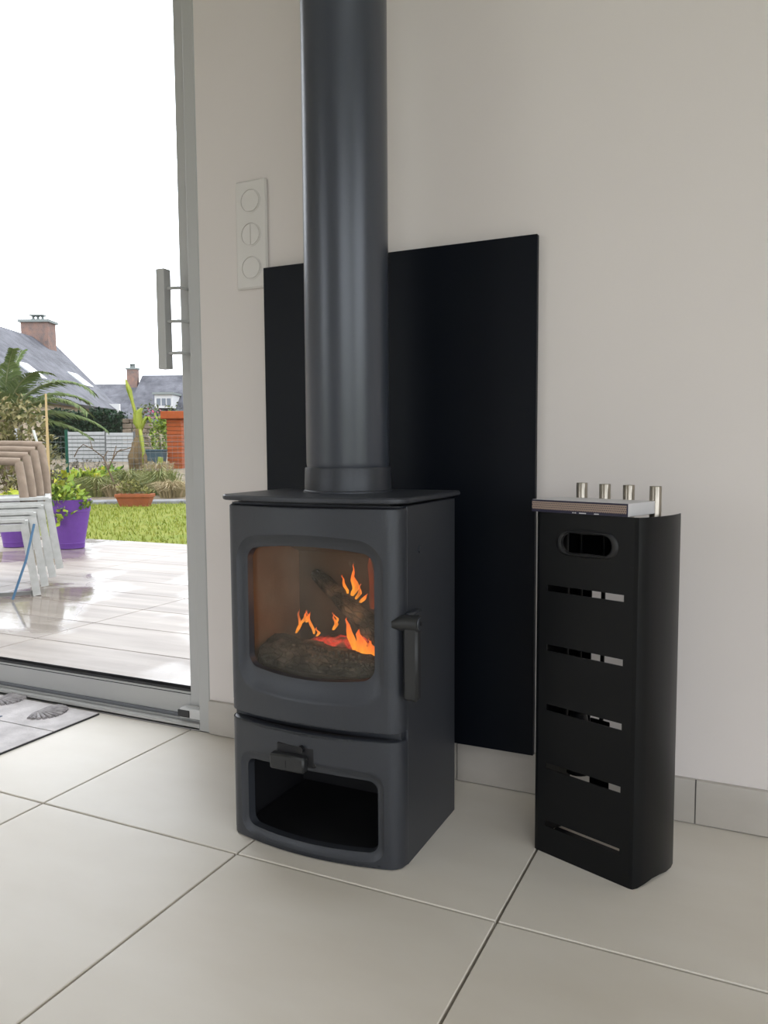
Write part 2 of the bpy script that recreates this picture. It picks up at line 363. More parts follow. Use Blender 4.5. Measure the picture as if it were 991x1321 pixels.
pl_me = MB().box(.0025, PL-.0025, .0025, PW-.0025, -.012, 0, bev=.0015).mesh('plank'); pl_me.materials.append(m_plank)
x_ref, y_ref = -1.535, 1.296
for j in range(-1, 10):
    for i in range(-6, 7):
        x0, y0 = x_ref + i*PL, y_ref + (j-1)*PW
        ya, yb = max(y0, WY+.3), min(y0+PW, TE)
        if yb-ya < .03: continue
        if yb-ya > PW-.001:
            t = link('plank', pl_me, ter); t.location = (x0, y0, TZ)
        else:
            MB().box(x0+.0025, x0+PL-.0025, ya+.0025, yb-.0025, TZ-.012, TZ, bev=.0015).build('plank', m_plank, ter)

# ------------------------------------------------------------------ heat shield panel, switch plate
pn = MB().box(.2445, .842, WY-.0205, WY-.0085, .0815, 1.060, bev=.0008).build('heat_shield_panel', M['panel'])
tag(pn, 'tall matt black heat shield panel on the wall behind the stove', 'panel')
for sx_ in (.33, .71):
    for sz_ in (.12, .98): MB().box(sx_, sx_+.04, WY-.0085, WY-.0002, sz_, sz_+.04).build('spacer', M['panel'], pn)
sw = thing('switch_plate', 'white triple plate of round switches on the wall by the door', 'switch', (.206, WY, 1.138))
MB().box(-.0405, .0405, -.008, 0, -.1155, .1155, bev=.0035).build('plate', M['plastic'], sw)
for z, kind in ((.071, 0), (0, 1), (-.071, 0)):
    ring = []
    for r, y in ((.0255, -.0075), (.0258, -.0095), (.0238, -.0098), (.0232, -.0065), (.0225, -.0065), (.0222, -.0098), (.001, -.0100)):
        ring.append([(r*math.cos(a), y, z + r*math.sin(a)) for a in np.linspace(0, 2*math.pi, 40, endpoint=False)])
    rk = MB().loops(ring).build('rocker', M['plastic'], sw, smooth=35)
    if kind: MB().box(-.0006, .0006, -.0104, -.0098, z-.021, z+.021).build('rocker_split', M['skirt'], rk)

# ------------------------------------------------------------------ stove
SX = .560; HW = .1645
def plan_pts(off=0.0, hw=HW, n=14, yb=.088):
    """front outline of the castings in plan: bowed front with rounded corners, as (s, x, y)"""
    fl = hw - .030
    yf = lambda d: .0385 + .0165*(d/.1345)**2
    right = [(d, yf(d)) for d in np.linspace(0, fl, n)]
    cx, cy = fl, yf(fl) + .030
    sl = math.atan(2*.0165*fl/.1345**2)
    for a in np.linspace(-H + sl, 0, 9)[1:]:
        right.append((cx - .030*math.sin(sl)*0 + .030*math.cos(a), cy + .030*math.sin(a)))
    if right[-1][1] < yb: right.append((hw, yb))
    pts = [(-x, y) for x, y in right[:0:-1]] + right
    return [(x, y + off) for x, y in pts]
_pp = np.array(plan_pts()); _ss = np.concatenate([[0], np.cumsum(np.hypot(*np.diff(_pp, axis=0).T))]); _ss -= _ss[-1]/2
SMAX = _ss[-1]
def on_front(s, inset=0.0):
    x = np.interp(s, _ss, _pp[:, 0]); y = np.interp(s, _ss, _pp[:, 1])
    e = 1e-3; tx = np.interp(s+e, _ss, _pp[:, 0]) - np.interp(s-e, _ss, _pp[:, 0]); ty = np.interp(s+e, _ss, _pp[:, 1]) - np.interp(s-e, _ss, _pp[:, 1])
    l = math.hypot(tx, ty) or 1; return (SX + x - ty/l*inset, y + tx/l*inset)
def star(poly, c, angs):
    """radius of a dense closed outline around c at the given angles"""
    p = np.array(poly) - np.array(c); a = np.arctan2(p[:, 1], p[:, 0]); r = np.hypot(p[:, 0], p[:, 1]); o = np.argsort(a)
    return np.interp(angs, a[o], r[o], period=2*math.pi)
def rrect(w0, w1, z0, z1, r, bulge_t=0, bulge_b=0, per=60):
    """rounded rectangle with barrel top and bottom, dense"""
    out = []
    cs = [(w1-r, z1-r, 0), (w0+r, z1-r, 1), (w0+r, z0+r, 2), (w1-r, z0+r, 3)]
    for k, (cx, cz, q) in enumerate(cs):
        for a in np.linspace(q*H, (q+1)*H, 24): out.append((cx + r*math.cos(a), cz + r*math.sin(a)))
        nx = cs[(k+1) % 4]; a = (q+1)*H; p = out[-1]; qn = (nx[0] + r*math.cos(a), nx[1] + r*math.sin(a))
        for t in np.linspace(0, 1, per)[1:-1]: out.append((p[0] + (qn[0]-p[0])*t, p[1] + (qn[1]-p[1])*t))
    m = (w0+w1)/2; h = (w1-w0)/2; zm = (z0+z1)/2
    return [(a, b + (bulge_t if b > zm else -bulge_b) * (1 - ((a-m)/h)**2) * min(1, abs(b-zm)/((z1-z0)/2))) for a, b in out]
def casting(z0, z1, bevel, hole, depth_bevel, depth_hole, parent, name, mats, er=.004, edge_inset=.004):
    c = ((hole[0]+hole[1])/2 * 0, (hole[2]+hole[3])/2)
    so = rrect(-SMAX, SMAX, z0, z1, .0012); sb = rrect(*bevel); sh = rrect(*hole)
    angs = np.linspace(-math.pi, math.pi, 240, endpoint=False)
    extra = [math.atan2(z - c[1], s) for s in (-SMAX, SMAX) for z in (z0, z1)] 
    angs = np.sort(np.concatenate([angs, extra]))
    ro, rb, rh = star(so, c, angs), star(sb, c, angs), star(sh, c, angs)
    ls = []
    def ring(rr, inset, f=None):
        l = []
        for a, r in zip(angs, rr):
            s = c[0] + r*math.cos(a); z = c[1] + r*math.sin(a); s = max(-SMAX, min(SMAX, s)); z = max(z0, min(z1, z))
            i = inset
            x, y = on_front(s, i); l.append((x, y, z))
        return l
    def edge_ring(inset, dz):
        l = []
        for a, r in zip(angs, ro):
            s = max(-SMAX, min(SMAX, c[0]+r*math.cos(a))); z = c[1]+r*math.sin(a)
            z = max(z0+dz, min(z1-dz, z)); x, y = on_front(s, inset); l.append((x, y, z))
        return l
    ls.append(edge_ring(.014, 0)); ls.append(edge_ring(er, 0)); ls.append(edge_ring(er*.35, er*.3)); ls.append(edge_ring(0, er))
    r_in = np.array([math.hypot(max(-SMAX, min(SMAX, r*math.cos(a))), 0) for a, r in zip(angs, ro)])
    for t in np.linspace(.04, 1, 14): ls.append(ring((ro*(1-t) + rb*t) * (1 if t == 1 else .9985), 0))
    for t in (.12, .3, .55, .8, 1.0): 
        ls.append(ring(rb*(1-t) + rh*t, depth_bevel*(1-(1-t)**1.7) ))
    ls.append(ring(rh, depth_bevel+.002)); ls.append(ring(rh*.995, depth_hole))
    return MB().loops(ls).build(name, mats, parent, smooth=32), sh

stove = thing('wood_stove', 'dark grey cast wood burning stove with a lit fire and log store', 'stove', (0, 0, 0))
bx = MB()
x0, x1 = SX-HW, SX+HW
bx.box(x1-.006, x1, .088, .302, 0, .582, bev=.001).box(x0, x0+.006, .088, .302, 0, .582, bev=.001)
bx.box(x0+.006, x1-.006, .296, .302, 0, .582).box(x0+.006, x1-.006, .086, .296, 0, .006)
bx.box(x0+.006, x1-.006, .075, .296, .205, .222).box(x0+.006, x1-.006, .075, .296, .566, .582)
bx.build('body', M['stove'], stove)
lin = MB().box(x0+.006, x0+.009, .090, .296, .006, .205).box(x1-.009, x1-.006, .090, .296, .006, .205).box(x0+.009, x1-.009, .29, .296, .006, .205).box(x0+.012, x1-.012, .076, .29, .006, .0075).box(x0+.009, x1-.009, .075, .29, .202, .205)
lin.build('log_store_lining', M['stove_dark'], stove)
# top plate
tp = []
def plate_outline(g):
    q = [(x, y) for x, y in plan_pts(hw=HW+g-.0, n=14, yb=.088)]
    q = [(SX+x, y-.008) for x, y in q]
    return q + [(SX+HW+g, .305), (SX+HW+g-.006, .311), (SX-HW-g+.006, .311), (SX-HW-g, .305)]
po = plate_outline(.0095); cpx, cpy = SX, .18
def scaled(k): return [(cpx+(x-cpx)*k, cpy+(y-cpy)*k) for x, y in po]
prof = [(.05, .5865), (.985, .5865), (.997, .588), (1.0, .5905), (.998, .5935), (.985, .5957), (.05, .5962)]
MB().loops([[(x, y, z) for x, y in scaled(k)] for k, z in prof]).build('top_plate', M['stove'], stove, smooth=35)
MB().box(SX-.14, SX+.14, .08, .29, .582, .5866).build('plate_spacer', M['stove_dark'], stove)
# door with glass
door, sh = casting(.222, .5795, (-.1395, .1395, .272, .524, .040, .0105, .010), (-.1225, .1225, .3065, .505, .019, .010, .0105), .010, .022, stove, 'door', M['stove'])
# lower front casting with log store mouth
low, _ = casting(.0015, .2105, (-.1385, .1385, .012, .156, .024, .006, .003), (-.1275, .1275, .0245, .142, .016, .004, .003), .006, .020, stove, 'log_store_front', M['stove'], er=.006)
MB().box(x0+.012, x1-.012, .082, .086, .2, .235).build('vent_gap', M['stove_dark'], stove)
# glass, slightly bowed, behind the door
gl = []
for z in np.linspace(.292, .526, 5):
    gl.append([(*on_front(s, .021), z) for s in np.linspace(-.132, .132, 13)])
MB().loops(gl, close=False).build('glass', M['fireglass'], door, smooth=60)
# door handle: pivot, lever, grip
HZ = .402
hp = MB().tube([(SX+HW+.0285, .070, HZ), (SX+HW+.002, .070, HZ-.001), (SX+HW-.006, .068, HZ-.002), (SX+HW-.016, .062, HZ-.003)], [.0128, .0128, .0105, .006], 22).build('handle', M['handle'], door, smooth=50)
MB().tube([(SX+HW+.0285, .070, HZ), (SX+HW+.0305, .070, HZ)], [.0105, .0095], 20).build('handle_cap', M['stove'], hp, smooth=40)
MB().tube([(SX+HW+.030, .070, HZ), (SX+HW+.0312, .070, HZ)], .0038, 6).build('cap_screw', M['rubber'], hp)
MB().box(SX+HW-.001, SX+HW+.0125, .078, .122, HZ-.012, HZ+.013, bev=.003).build('handle_bracket', M['stove'], hp, smooth=40)
MB().box(SX+HW+.0035, SX+HW+.0285, .0605, .0785, .2795, HZ-.004, bev=.004).build('grip', M['handle'], hp, smooth=40)
# side bolt
MB().tube([(SX+HW-.001, .138, .508), (SX+HW+.003, .138, .508)], .0058, 16).build('side_bolt', M['stove'], stove, smooth=40)
# air control over a flat dark box that paints the recess shade
kx = SX - .018
yk = on_front(kx-SX)[1]
MB().box(kx-.036, kx+.040, yk-.0006, yk+.012, .152, .189, bev=.004).build('recess_shade', M['stove_dark'], low, smooth=40)
kn = MB().box(kx-.038, kx+.028, yk-.018, yk-.002, .148, .1745, bev=.003).build('air_control', M['handle'], low, smooth=40)
MB().box(kx-.0065, kx-.005, yk-.0186, yk-.0178, .154, .166).build('control_mark', M['rubber'], kn)
MB().tube([(kx+.015, yk-.008, .1835), (kx+.015, yk+.01, .1835)], .0060, 16).build('control_rod', M['rubber'], kn, smooth=40)
# inside the firebox
bk = thing('firebricks', None, None); bk.parent = stove
fbx0, fbx1, fby0, fby1 = .420, .700, .090, .262
MB().box(fbx0-.012, fbx0, fby0, fby1, .225, .56, bev=.002).build('side_firebrick', M['brickin'], stove)
MB().box(fbx1, fbx1+.012, fby0, fby1, .225, .56, bev=.002).build('side_firebrick', M['brickin'], stove)
MB().box(fbx0-.012, fbx1+.012, fby1, fby1+.02, .225, .56, bev=.002).build('back_firebrick', M['soot_shade'], stove)
MB().box(fbx0, fbx1, fby0-.006, fby1, .222, .262, bev=.002).build('base_firebrick', M['brickin'], stove)
mbf = MB(); mbf.slab([(fbx0, .10, .552), (fbx1, .10, .552), (fbx1, fby1-.0, .488), (fbx0, fby1-.0, .488)], .012); mbf.build('baffle', M['soot_shade'], stove)
bpy.data.objects.remove(bk)
MB().box(fbx0+.004, fbx1-.004, .0845, .0925, .262, .296, bev=.002).build('log_guard', M['stove_dark'], stove)
# collar + flue
cy = .2055
MB().lathe([(.0795, .5958), (.0795, .5985), (.0775, .6005), (.0765, .637), (.0755, .6395), (.066, .6395)], 64, (SX-.0015, cy)).build('flue_collar', M['stove'], stove, smooth=40)
fl = MB().lathe([(.0700, .632), (.0725, .640), (.0735, .648), (.0735, 2.5), (.0715, 2.5), (.0715, .632), (.0700, .632)], 96, (SX-.0015, cy)).build('flue_pipe', M['pipe'], None, smooth=40)
tag(fl, 'tall dark grey round flue pipe rising from the stove', 'flue pipe')

# fire: logs, embers, flames
def log_mesh(p, q, r, seed, n=18, k=22, taper=.9):
    rg = np.random.default_rng(seed); p = Vector(p); q = Vector(q); L = (q-p).length
    vs = []; ph = rg.uniform(0, 6.28, 6)
    for i in range(k):
        t = i/(k-1); rr = r*(1-(1-taper)*t) * (1 if 0 < i < k-1 else .82)
        for j in range(n):
            a = 2*math.pi*j/n
            d = rr*(1 + .10*math.sin(2*a+ph[0]+2*t) + .06*math.sin(5*a+ph[1]+7*t) + .05*math.sin(9*t*3+ph[2]) + rg.normal(0, .035))
            vs.append((t*L, d*math.cos(a) + .006*math.sin(5*t+ph[3]), d*math.sin(a)*.9 + .005*math.sin(4*t+ph[4])))
    m = MB(); fs = [(i*n+j, i*n+(j+1) % n, (i+1)*n+(j+1) % n, (i+1)*n+j) for i in range(k-1) for j in range(n)]
    fs += [tuple(range(n))[::-1], tuple((k-1)*n+j for j in range(n))]
    m.add(vs, fs); ax = (q-p).normalized(); rot = Vector((1, 0, 0)).rotation_difference(ax)
    return m, Matrix.Translation(p) @ rot.to_matrix().to_4x4()
def log(name, label, p, q, r, seed, matl, **kw):
    m, mw = log_mesh(p, q, r, seed, **kw); o = m.build(name, matl, None, smooth=70); o.matrix_world = mw
    if label: tag(o, label, 'log', 'logs burning in the stove')
    return o
log('log', 'large black charred log lying at the front of the fire', (.430, .135, .306), (.696, .126, .296), .036, 3, M['char'], n=24, k=30)
log('log', 'slanting charred log leaning across the back of the fire', (.462, .238, .436), (.694, .158, .318), .0125, 5, M['char'], taper=1.75)
log('log', 'glowing red log lying half hidden behind the front log', (.500, .180, .318), (.690, .174, .320), .024, 8, M['ember'])
cb = MB(); lg = bpy.data.objects['log']; rgc = np.random.default_rng(12)
for row, (an_, x_a, x_b) in enumerate(((-.05, .08, .2), (.30, .10, .255), (.62, .03, .20))):
    x_ = x_a
    while x_ < x_b:
        w_ = rgc.uniform(.005, .009); a_ = math.radians(20) + an_ + rgc.normal(0, .05); r_ = .0375
        cy_, cz_ = -r_*math.sin(math.pi/2-a_)*1.0, r_*math.cos(math.pi/2-a_)*.92
        cb.box(-w_*.36, w_*.36, -.0022, .0022, -.0045, .0045, Matrix.Translation((x_, cy_, cz_)) @ Matrix.Rotation(-(math.pi/2-a_)*.0 + (a_-math.pi/2)*-1, 4, 'X') @ Matrix.Rotation(rgc.normal(.3, .2), 4, 'Y'), bev=.001); x_ += w_*1.35
cbo = cb.build('char_blocks', mat('ashen_char', (.17, .16, .15), .9, col2=(.06, .056, .052), island=True), lg); cbo['kind'] = 'stuff'
am = MB(); nx, ny = 40, 22
vs = [(.4215+(.277)*i/(nx-1), .094+.166*j/(ny-1), .268 + .014*math.sin(i*.5)*math.sin(j*.6+1) + rng.normal(0, .0025)) for j in range(ny) for i in range(nx)]
am.add(vs, [(j*nx+i, j*nx+i+1, (j+1)*nx+i+1, (j+1)*nx+i) for j in range(ny-1) for i in range(nx-1)])
ab = am.build('ash_bed', M['ash'], None, smooth=60); tag(ab, 'grey bed of ash under the burning logs', 'ash', kind='stuff')
fire = thing('fire', 'orange flames burning among the logs behind the stove glass', 'fire', (.56, .17, .33))
def flame(base, path, w, matl, depth=.35, twist=0.):
    """tongue of flame: lens shaped cross section lofted along a rising path (x, z offsets)"""
    b = Vector(base) - Vector((.56, .17, .33)); ls = []; k = len(path); n = 12
    for i, (dx, dz, s) in enumerate(path):
        t = i/(k-1); th = twist*t
        l = []
        for j in range(n):
            a = 2*math.pi*j/n; u = w*s*math.cos(a); v = w*s*depth*math.sin(a)
            l.append((b.x+dx + u*math.cos(th) - v*math.sin(th), b.y + u*math.sin(th) + v*math.cos(th) + .004*math.sin(6*t), b.z+dz))
        ls.append(l)
    return MB().loops(ls).build('flame', matl, fire, smooth=80)
T = lambda dx, h, curl=0: [(0, 0, .55), (dx*.1+curl*.3, h*.15, .95), (dx*.3+curl, h*.35, 1.), (dx*.55+curl*.6, h*.55, .7), (dx*.8-curl*.3, h*.78, .4), (dx, h*.93, .16), (dx, h, .02)]
for bx_, by_, bz_, dx_, h_, cu_, w_ in (
        (.597, .150, .326, -.014, .056, -.004, .0075), (.606, .149, .324, .002, .040, .004, .0100), (.616, .147, .322, -.004, .030, -.003, .0100),
        (.626, .146, .320, .006, .027, .003, .0095), (.636, .144, .318, .002, .021, -.002, .0090), (.646, .142, .316, .012, .034, .004, .0040),
        (.654, .141, .314, .004, .018, .0, .0070), (.662, .140, .312, .016, .014, .0, .0060), (.640, .143, .318, -.010, .034, -.004, .0034),
        (.564, .205, .420, .007, .046, .006, .0062), (.556, .204, .424, -.010, .034, -.005, .0034), (.573, .202, .415, .012, .030, .003, .0040), (.583, .200, .410, .016, .018, .0, .0048), (.568, .203, .430, .002, .050, -.005, .0028),
        (.462, .178, .348, .010, .046, .004, .0036), (.472, .178, .366, .016, .026, .002, .0040), (.484, .178, .370, .010, .020, -.002, .0042), (.500, .178, .350, -.014, .044, -.004, .0034), (.505, .178, .346, .002, .018, .003, .0030),
        (.533, .190, .358, .004, .030, .004, .0040), (.540, .190, .372, -.006, .020, .002, .0026)):
    flame((bx_, by_, bz_ - (.012 if bz_ > .345 else 0)), T(dx_, h_, cu_), w_, M['flame'], .5, .4)
flame((.612, .235, .360), T(-.006, .12, .004), .016, M['flame_soft'])
flame((.632, .240, .345), T(.003, .135, -.004), .006, M['flame_soft'])
flame((.590, .238, .380), T(-.004, .10, .004), .012, M['flame_soft'])
flame((.640, .236, .440), [(0, .0, .3), (-.008, .015, .8), (-.006, .027, 1.), (.008, .036, .8), (.024, .040, .4), (.034, .041, .05)], .005, M['flame_soft'])
pl = bpy.data.lights.new('fire_light', 'POINT'); pl.energy = .15; pl.color = (1, .42, .13); pl.shadow_soft_size = .03
plo = bpy.data.objects.new('fire_light', pl); COL.objects.link(plo); plo.location = (.575, .125, .42)

# ------------------------------------------------------------------ fireside tool stand
ST = math.atan2(-.346, .938)
stand = thing('fire_tool_stand', 'tall black metal fire tool stand with slotted front beside the stove', 'tool stand', (.901, .223, 0), ST)
W_, TH, HT = .1655, .002, .568
front = MB()
slots = [.4455, .3475, .2485, .1500, .0520]; sh_ = .0052
zs = [0.0] + sorted([s-sh_ for s in slots] + [s+sh_ for s in slots]) + [.494]
def bxs(m, a, b, c, d): m.box(a, b, 0, TH, c, d)
bxs(front, 0, .015, 0, .494); bxs(front, .150, W_, 0, .494)
for a, b in zip(zs[::2], zs[1::2]): bxs(front, .015, .150, a, b)
# band around the hand hole
c = (.0856, .522); angs = np.sort(np.concatenate([np.linspace(-math.pi, math.pi, 96, endpoint=False), [math.atan2(z-c[1], x-c[0]) for x in (0, W_) for z in (.494, HT)]]))
ro = star(rrect(0, W_, .494, HT, .0004), c, angs); rh = star(rrect(c[0]-.0455, c[0]+.0455, c[1]-.0165, c[1]+.0165, .0164), c, angs)
R = lambda rr, y: [(c[0]+r*math.cos(a), y, c[1]+r*math.sin(a)) for a, r in zip(angs, rr)]
front.loops([R(ro, TH), R(ro, 0), R(rh, 0), R(rh, TH), R(ro, TH)])
front.build('front_panel', M['black'], stand)
MB().loops([R(rh*1.13+.003, .0), R(rh*1.12+.002, -.003), R(rh+.002, -.0045), R(rh-.0012, -.003), R(rh-.0012, .004), R(rh*1.1, .004), R(rh*1.13+.003, 0)]).build('handle_rim', M['rubber'], stand, smooth=60)
def side(sgn):
    pr = [(0, 0), (.006, .0015), (.0105, .008), (.0150, .022), (.0185, .040), (.0205, .060), (.0205, .082), (.0180, .104), (.0145, .118)]
    m = MB(); ins = []; outs = []
    for i, (dx, y) in enumerate(pr):
        p = pr[min(i+1, len(pr)-1)]; q = pr[max(i-1, 0)]; tx, ty = p[0]-q[0], p[1]-q[1]; l = math.hypot(tx, ty)
        outs.append((dx, y)); ins.append((dx - ty/l*TH, y + tx/l*TH))
    zb = [0, .000, .001, .004, .0075, .0065, .0025, .0, 0]
    X = lambda dx: (W_ + dx) if sgn > 0 else -dx
    L4 = [[(X(a[0]), a[1], z) for a, z in zip(outs, zb)], [(X(a[0]), a[1], HT) for a in outs], [(X(a[0]), a[1], HT) for a in ins], [(X(a[0]), a[1], z) for a, z in zip(ins, zb)]]
    m.loops(L4 + [L4[0]], close=False)
    m.build('side_panel', M['black'], stand, smooth=30)
side(1); side(-1)
MB().box(-.010, W_+.010, .010, .075, .006, .010).build('base_plate', M['black'], stand)
MB().box(-.012, W_+.012, .104, .107, .470, .545).build('hanger_rail', M['black'], stand)
MB().box(-.012, .031, .108, .110, .115, .470).build('back_strip', M['black'], stand)
def tool(name, label, lx, lean, ztop, head):
    t = thing(name, label, 'fire tool', (0, 0, 0), 0, 'fire tools in the stand')
    Mx = Matrix.Translation((.901, .223, 0)) @ Matrix.Rotation(ST, 4, 'Z') @ Matrix.Translation((lx, .092, ztop)) @ Matrix.Rotation(lean, 4, 'Y')
    t.matrix_world = Mx
    MB().lathe([(.0005, 0), (.0088, 0), (.0092, -.001), (.0092, -.078), (.006, -.081), (.0005, -.081)], 28).build('handle', M['steel'], t, smooth=40)
    MB().tube([(0, 0, -.08), (0, 0, -.40)], .0036, 10).build('rod', M['black'], t, smooth=50)
    if head == 'brush': MB().lathe([(.0005, -.39), (.014, -.395), (.018, -.42), (.020, -.50), (.002, -.502)], 16).build('brush_head', M['rubber'], t, smooth=50)
    elif head == 'shovel': MB().box(-.018, .018, -.006, -.003, -.53, -.395, bev=.001).build('shovel_blade', M['black'], t)
    elif head == 'poker': MB().tube([(0, 0, -.40), (0, 0, -.50), (.004, 0, -.52), (.012, 0, -.526)], [.0036, .0036, .003, .0015], 8).build('poker_tip', M['black'], t, smooth=50)
    else:
        for s in (-1, 1): MB().tube([(0, 0, -.39), (s*.008, 0, -.43), (s*.007, 0, -.52)], .003, 8).build('tong_arm', M['black'], t, smooth=50)
    MB().box(-.0095, .0095, .003, .008, -.078, -.070).build('hook', M['black'], t)
tool('hearth_brush', 'brushed steel tool handle nearest the black panel, leftmost of four', .0195, 0, .6125, 'brush')
tool('hearth_shovel', 'brushed steel tool handle, second from the black panel', .0625, 0, .6115, 'shovel')
tool('fire_poker', 'brushed steel tool handle, third from the black panel', .1050, 0, .611, 'poker')
tool('fire_tongs', 'brushed steel tool handle, rightmost beside the white box end', .1505, 0, .6105, 'tongs')
# flat carton lying on the stand
def dot_mat():
    m, nt, b = nodes('carton_dots'); L = nt.links.new; b.inputs['Roughness'].default_value = .45
    tc = N(nt, 'ShaderNodeTexCoord'); mp = N(nt, 'ShaderNodeMapping'); mp.inputs['Scale'].default_value = (318, 0, 318); L(tc.outputs['Object'], mp.inputs[0])
    sx = N(nt, 'ShaderNodeSeparateXYZ'); L(mp.outputs[0], sx.inputs[0])
    def cell(o, add=None):
        if add is not None:
            ad = N(nt, 'ShaderNodeMath', operation='ADD'); L(o, ad.inputs[0]); L(add, ad.inputs[1]); o = ad.outputs[0]
        fr_ = N(nt, 'ShaderNodeMath', operation='FRACT'); L(o, fr_.inputs[0]); s_ = N(nt, 'ShaderNodeMath', operation='SUBTRACT', i_1=.5); L(fr_.outputs[0], s_.inputs[0])
        p_ = N(nt, 'ShaderNodeMath', operation='POWER', i_1=2.); L(s_.outputs[0], p_.inputs[0]); return p_.outputs[0]
    fl_ = N(nt, 'ShaderNodeMath', operation='FLOOR'); L(sx.outputs[2], fl_.inputs[0]); hf = N(nt, 'ShaderNodeMath', operation='MULTIPLY', i_1=.5); L(fl_.outputs[0], hf.inputs[0])
    ad = N(nt, 'ShaderNodeMath', operation='ADD'); L(cell(sx.outputs[0], hf.outputs[0]), ad.inputs[0]); L(cell(sx.outputs[2]), ad.inputs[1])
    lt = N(nt, 'ShaderNodeMath', operation='LESS_THAN', i_1=.075); L(ad.outputs[0], lt.inputs[0])
    mx = N(nt, 'ShaderNodeMix', data_type='RGBA'); mx.inputs[6].default_value = (.34, .25, .20, 1); mx.inputs[7].default_value = (.03, .015, .03, 1); L(lt.outputs[0], mx.inputs[0]); L(mx.outputs[2], b.inputs['Base Color'])
    return m
M['navy'] = mat('carton_navy', (.012, .010, .035), .4)
M['white'] = mat('carton_white', (.66, .65, .66), .5)
bxo = thing('carton', 'flat white carton with dotted copper front lying on the tool stand', 'box', (.901, .223, HT+.0005), ST)
bx0, bx1 = -.014, .1558
MB().box(bx0, bx1, -.003, .080, 0, .0195, bev=.0006).build('carton_body', M['white'], bxo)
MB().box(bx0, bx1, -.0036, -.0028, .0000, .0194).build('navy_band', M['navy'], bxo)
MB().box(bx0+.0008, bx1-.002, -.0040, -.0034, .0042, .0168).build('dotted_strip', dot_mat(), bxo)
for a, b in ((.062, .0645), (.066, .0685), (.074, .086), (.100, .108)): MB().box(a, b, -.0040, -.0034, .0008, .0022).build('print_mark', M['white'], bxo)

# ------------------------------------------------------------------ door mat
m_stone = mat('mat_stone_print', (.66, .625, .615), .85, col2=(.46, .43, .425), scale=22, coord='World', bump=.4, bscale=160, detail=8)
m_shell = mat('mat_shell_print', (.45, .42, .42), .8, var=.6, scale=60)
m_star = mat('mat_star_print', (.17, .20, .27), .8, var=.4, scale=40)
dm = thing('door_mat', 'stone look door mat printed with shells by the sliding door', 'door mat', (0, 0, 0))
MB().box(-1.0, -.2815, -.02, .4205, 0.0003, .004).build('backing', M['gasket'], dm)
for k in range(3):
    y1 = .4205 - k*.1455
    MB().box(-1.0+.001, -.2825, y1-.1435, y1-.0008, .004, .0056, bev=.0006).build('mat_strip', m_stone, dm)
def shell(cx, cy, r, ang):
    o = None
    base = []
    m = MB(); n = 13
    for k in range(n):
        a = ang + (k-(n-1)/2)*.19; ln = r*(1.55 - .45*abs((k-(n-1)/2)/((n-1)/2))**2)
        p = [(cx, cy, .0052), (cx+math.cos(a)*ln*.5, cy+math.sin(a)*ln*.5, .0078), (cx+math.cos(a)*ln, cy+math.sin(a)*ln, .0058)]
        m.tube(p, [.001, .0035*r/.045, .0052*r/.045], 6)
    m.build('shell', m_shell, dm, smooth=60)
shell(-.438, .3625, .052, .12); shell(-.62, .39, .05, .3); shell(-.80, .10, .05, 1.2); shell(-.45, .06, .05, 2.2)
for cx, cy in ((-.50, .215), (-.85, .35)):
    m = MB()
    for k in range(5):
        a = .15 + k*2*math.pi/5; m.tube([(cx, cy, .0056), (cx+.05*math.cos(a), cy+.05*math.sin(a), .0068), (cx+.085*math.cos(a), cy+.085*math.sin(a), .0056)], [.012, .008, .002], 6)
    m.build('starfish', m_star, dm, smooth=60)
#OUTDOORS
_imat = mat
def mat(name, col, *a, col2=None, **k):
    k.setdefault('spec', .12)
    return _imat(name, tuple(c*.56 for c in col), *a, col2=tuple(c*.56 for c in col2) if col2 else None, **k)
# ------------------------------------------------------------------ garden ground
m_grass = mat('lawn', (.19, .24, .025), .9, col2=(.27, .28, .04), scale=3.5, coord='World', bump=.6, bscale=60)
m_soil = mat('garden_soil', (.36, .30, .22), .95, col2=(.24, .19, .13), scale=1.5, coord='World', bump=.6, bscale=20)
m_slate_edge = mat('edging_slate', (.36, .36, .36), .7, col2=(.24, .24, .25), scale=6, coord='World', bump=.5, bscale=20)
GZ = -.15
def ground_z(d): return float(np.interp(d, [0, 12.3, 14, 17, 20.5, 26, 40, 90], [GZ, GZ+.02, .02, .20, .37, .42, .5, .5]))
g = MB(); rows = []
ds = [-60, -20, -6, 0, 4, 8, 12.3]
lw = MB().add([(-70, -70, GZ-.06), (70, -70, GZ-.06), (70, 70, GZ-.06), (-70, 70, GZ-.06)], [(0, 1, 2, 3)]).build('ground_far', m_grass); tag(lw, kind='structure', label='grassy ground all around the house')
lawn = MB().box(-30, 8, TE, 16, GZ-.05, GZ).build('ground_lawn', m_grass); tag(lawn, kind='structure', label='bright green lawn beyond the terrace')
lats = np.linspace(-45, 45, 46)
bed = MB(); dl = [12.3, 13, 14, 15.5, 17, 18.5, 20.5, 23, 26, 32, 40, 60, 90]
L_ = [[plot(la, d, ground_z(d) + (0.05*math.sin(la*1.7+d) if d > 13 else 0)) for la in lats] for d in dl]
bed.loops(L_, close=False)
bd = bed.build('ground_bed', m_soil, None, smooth=60); tag(bd, kind='structure', label='pale sandy garden bed rising behind the lawn')
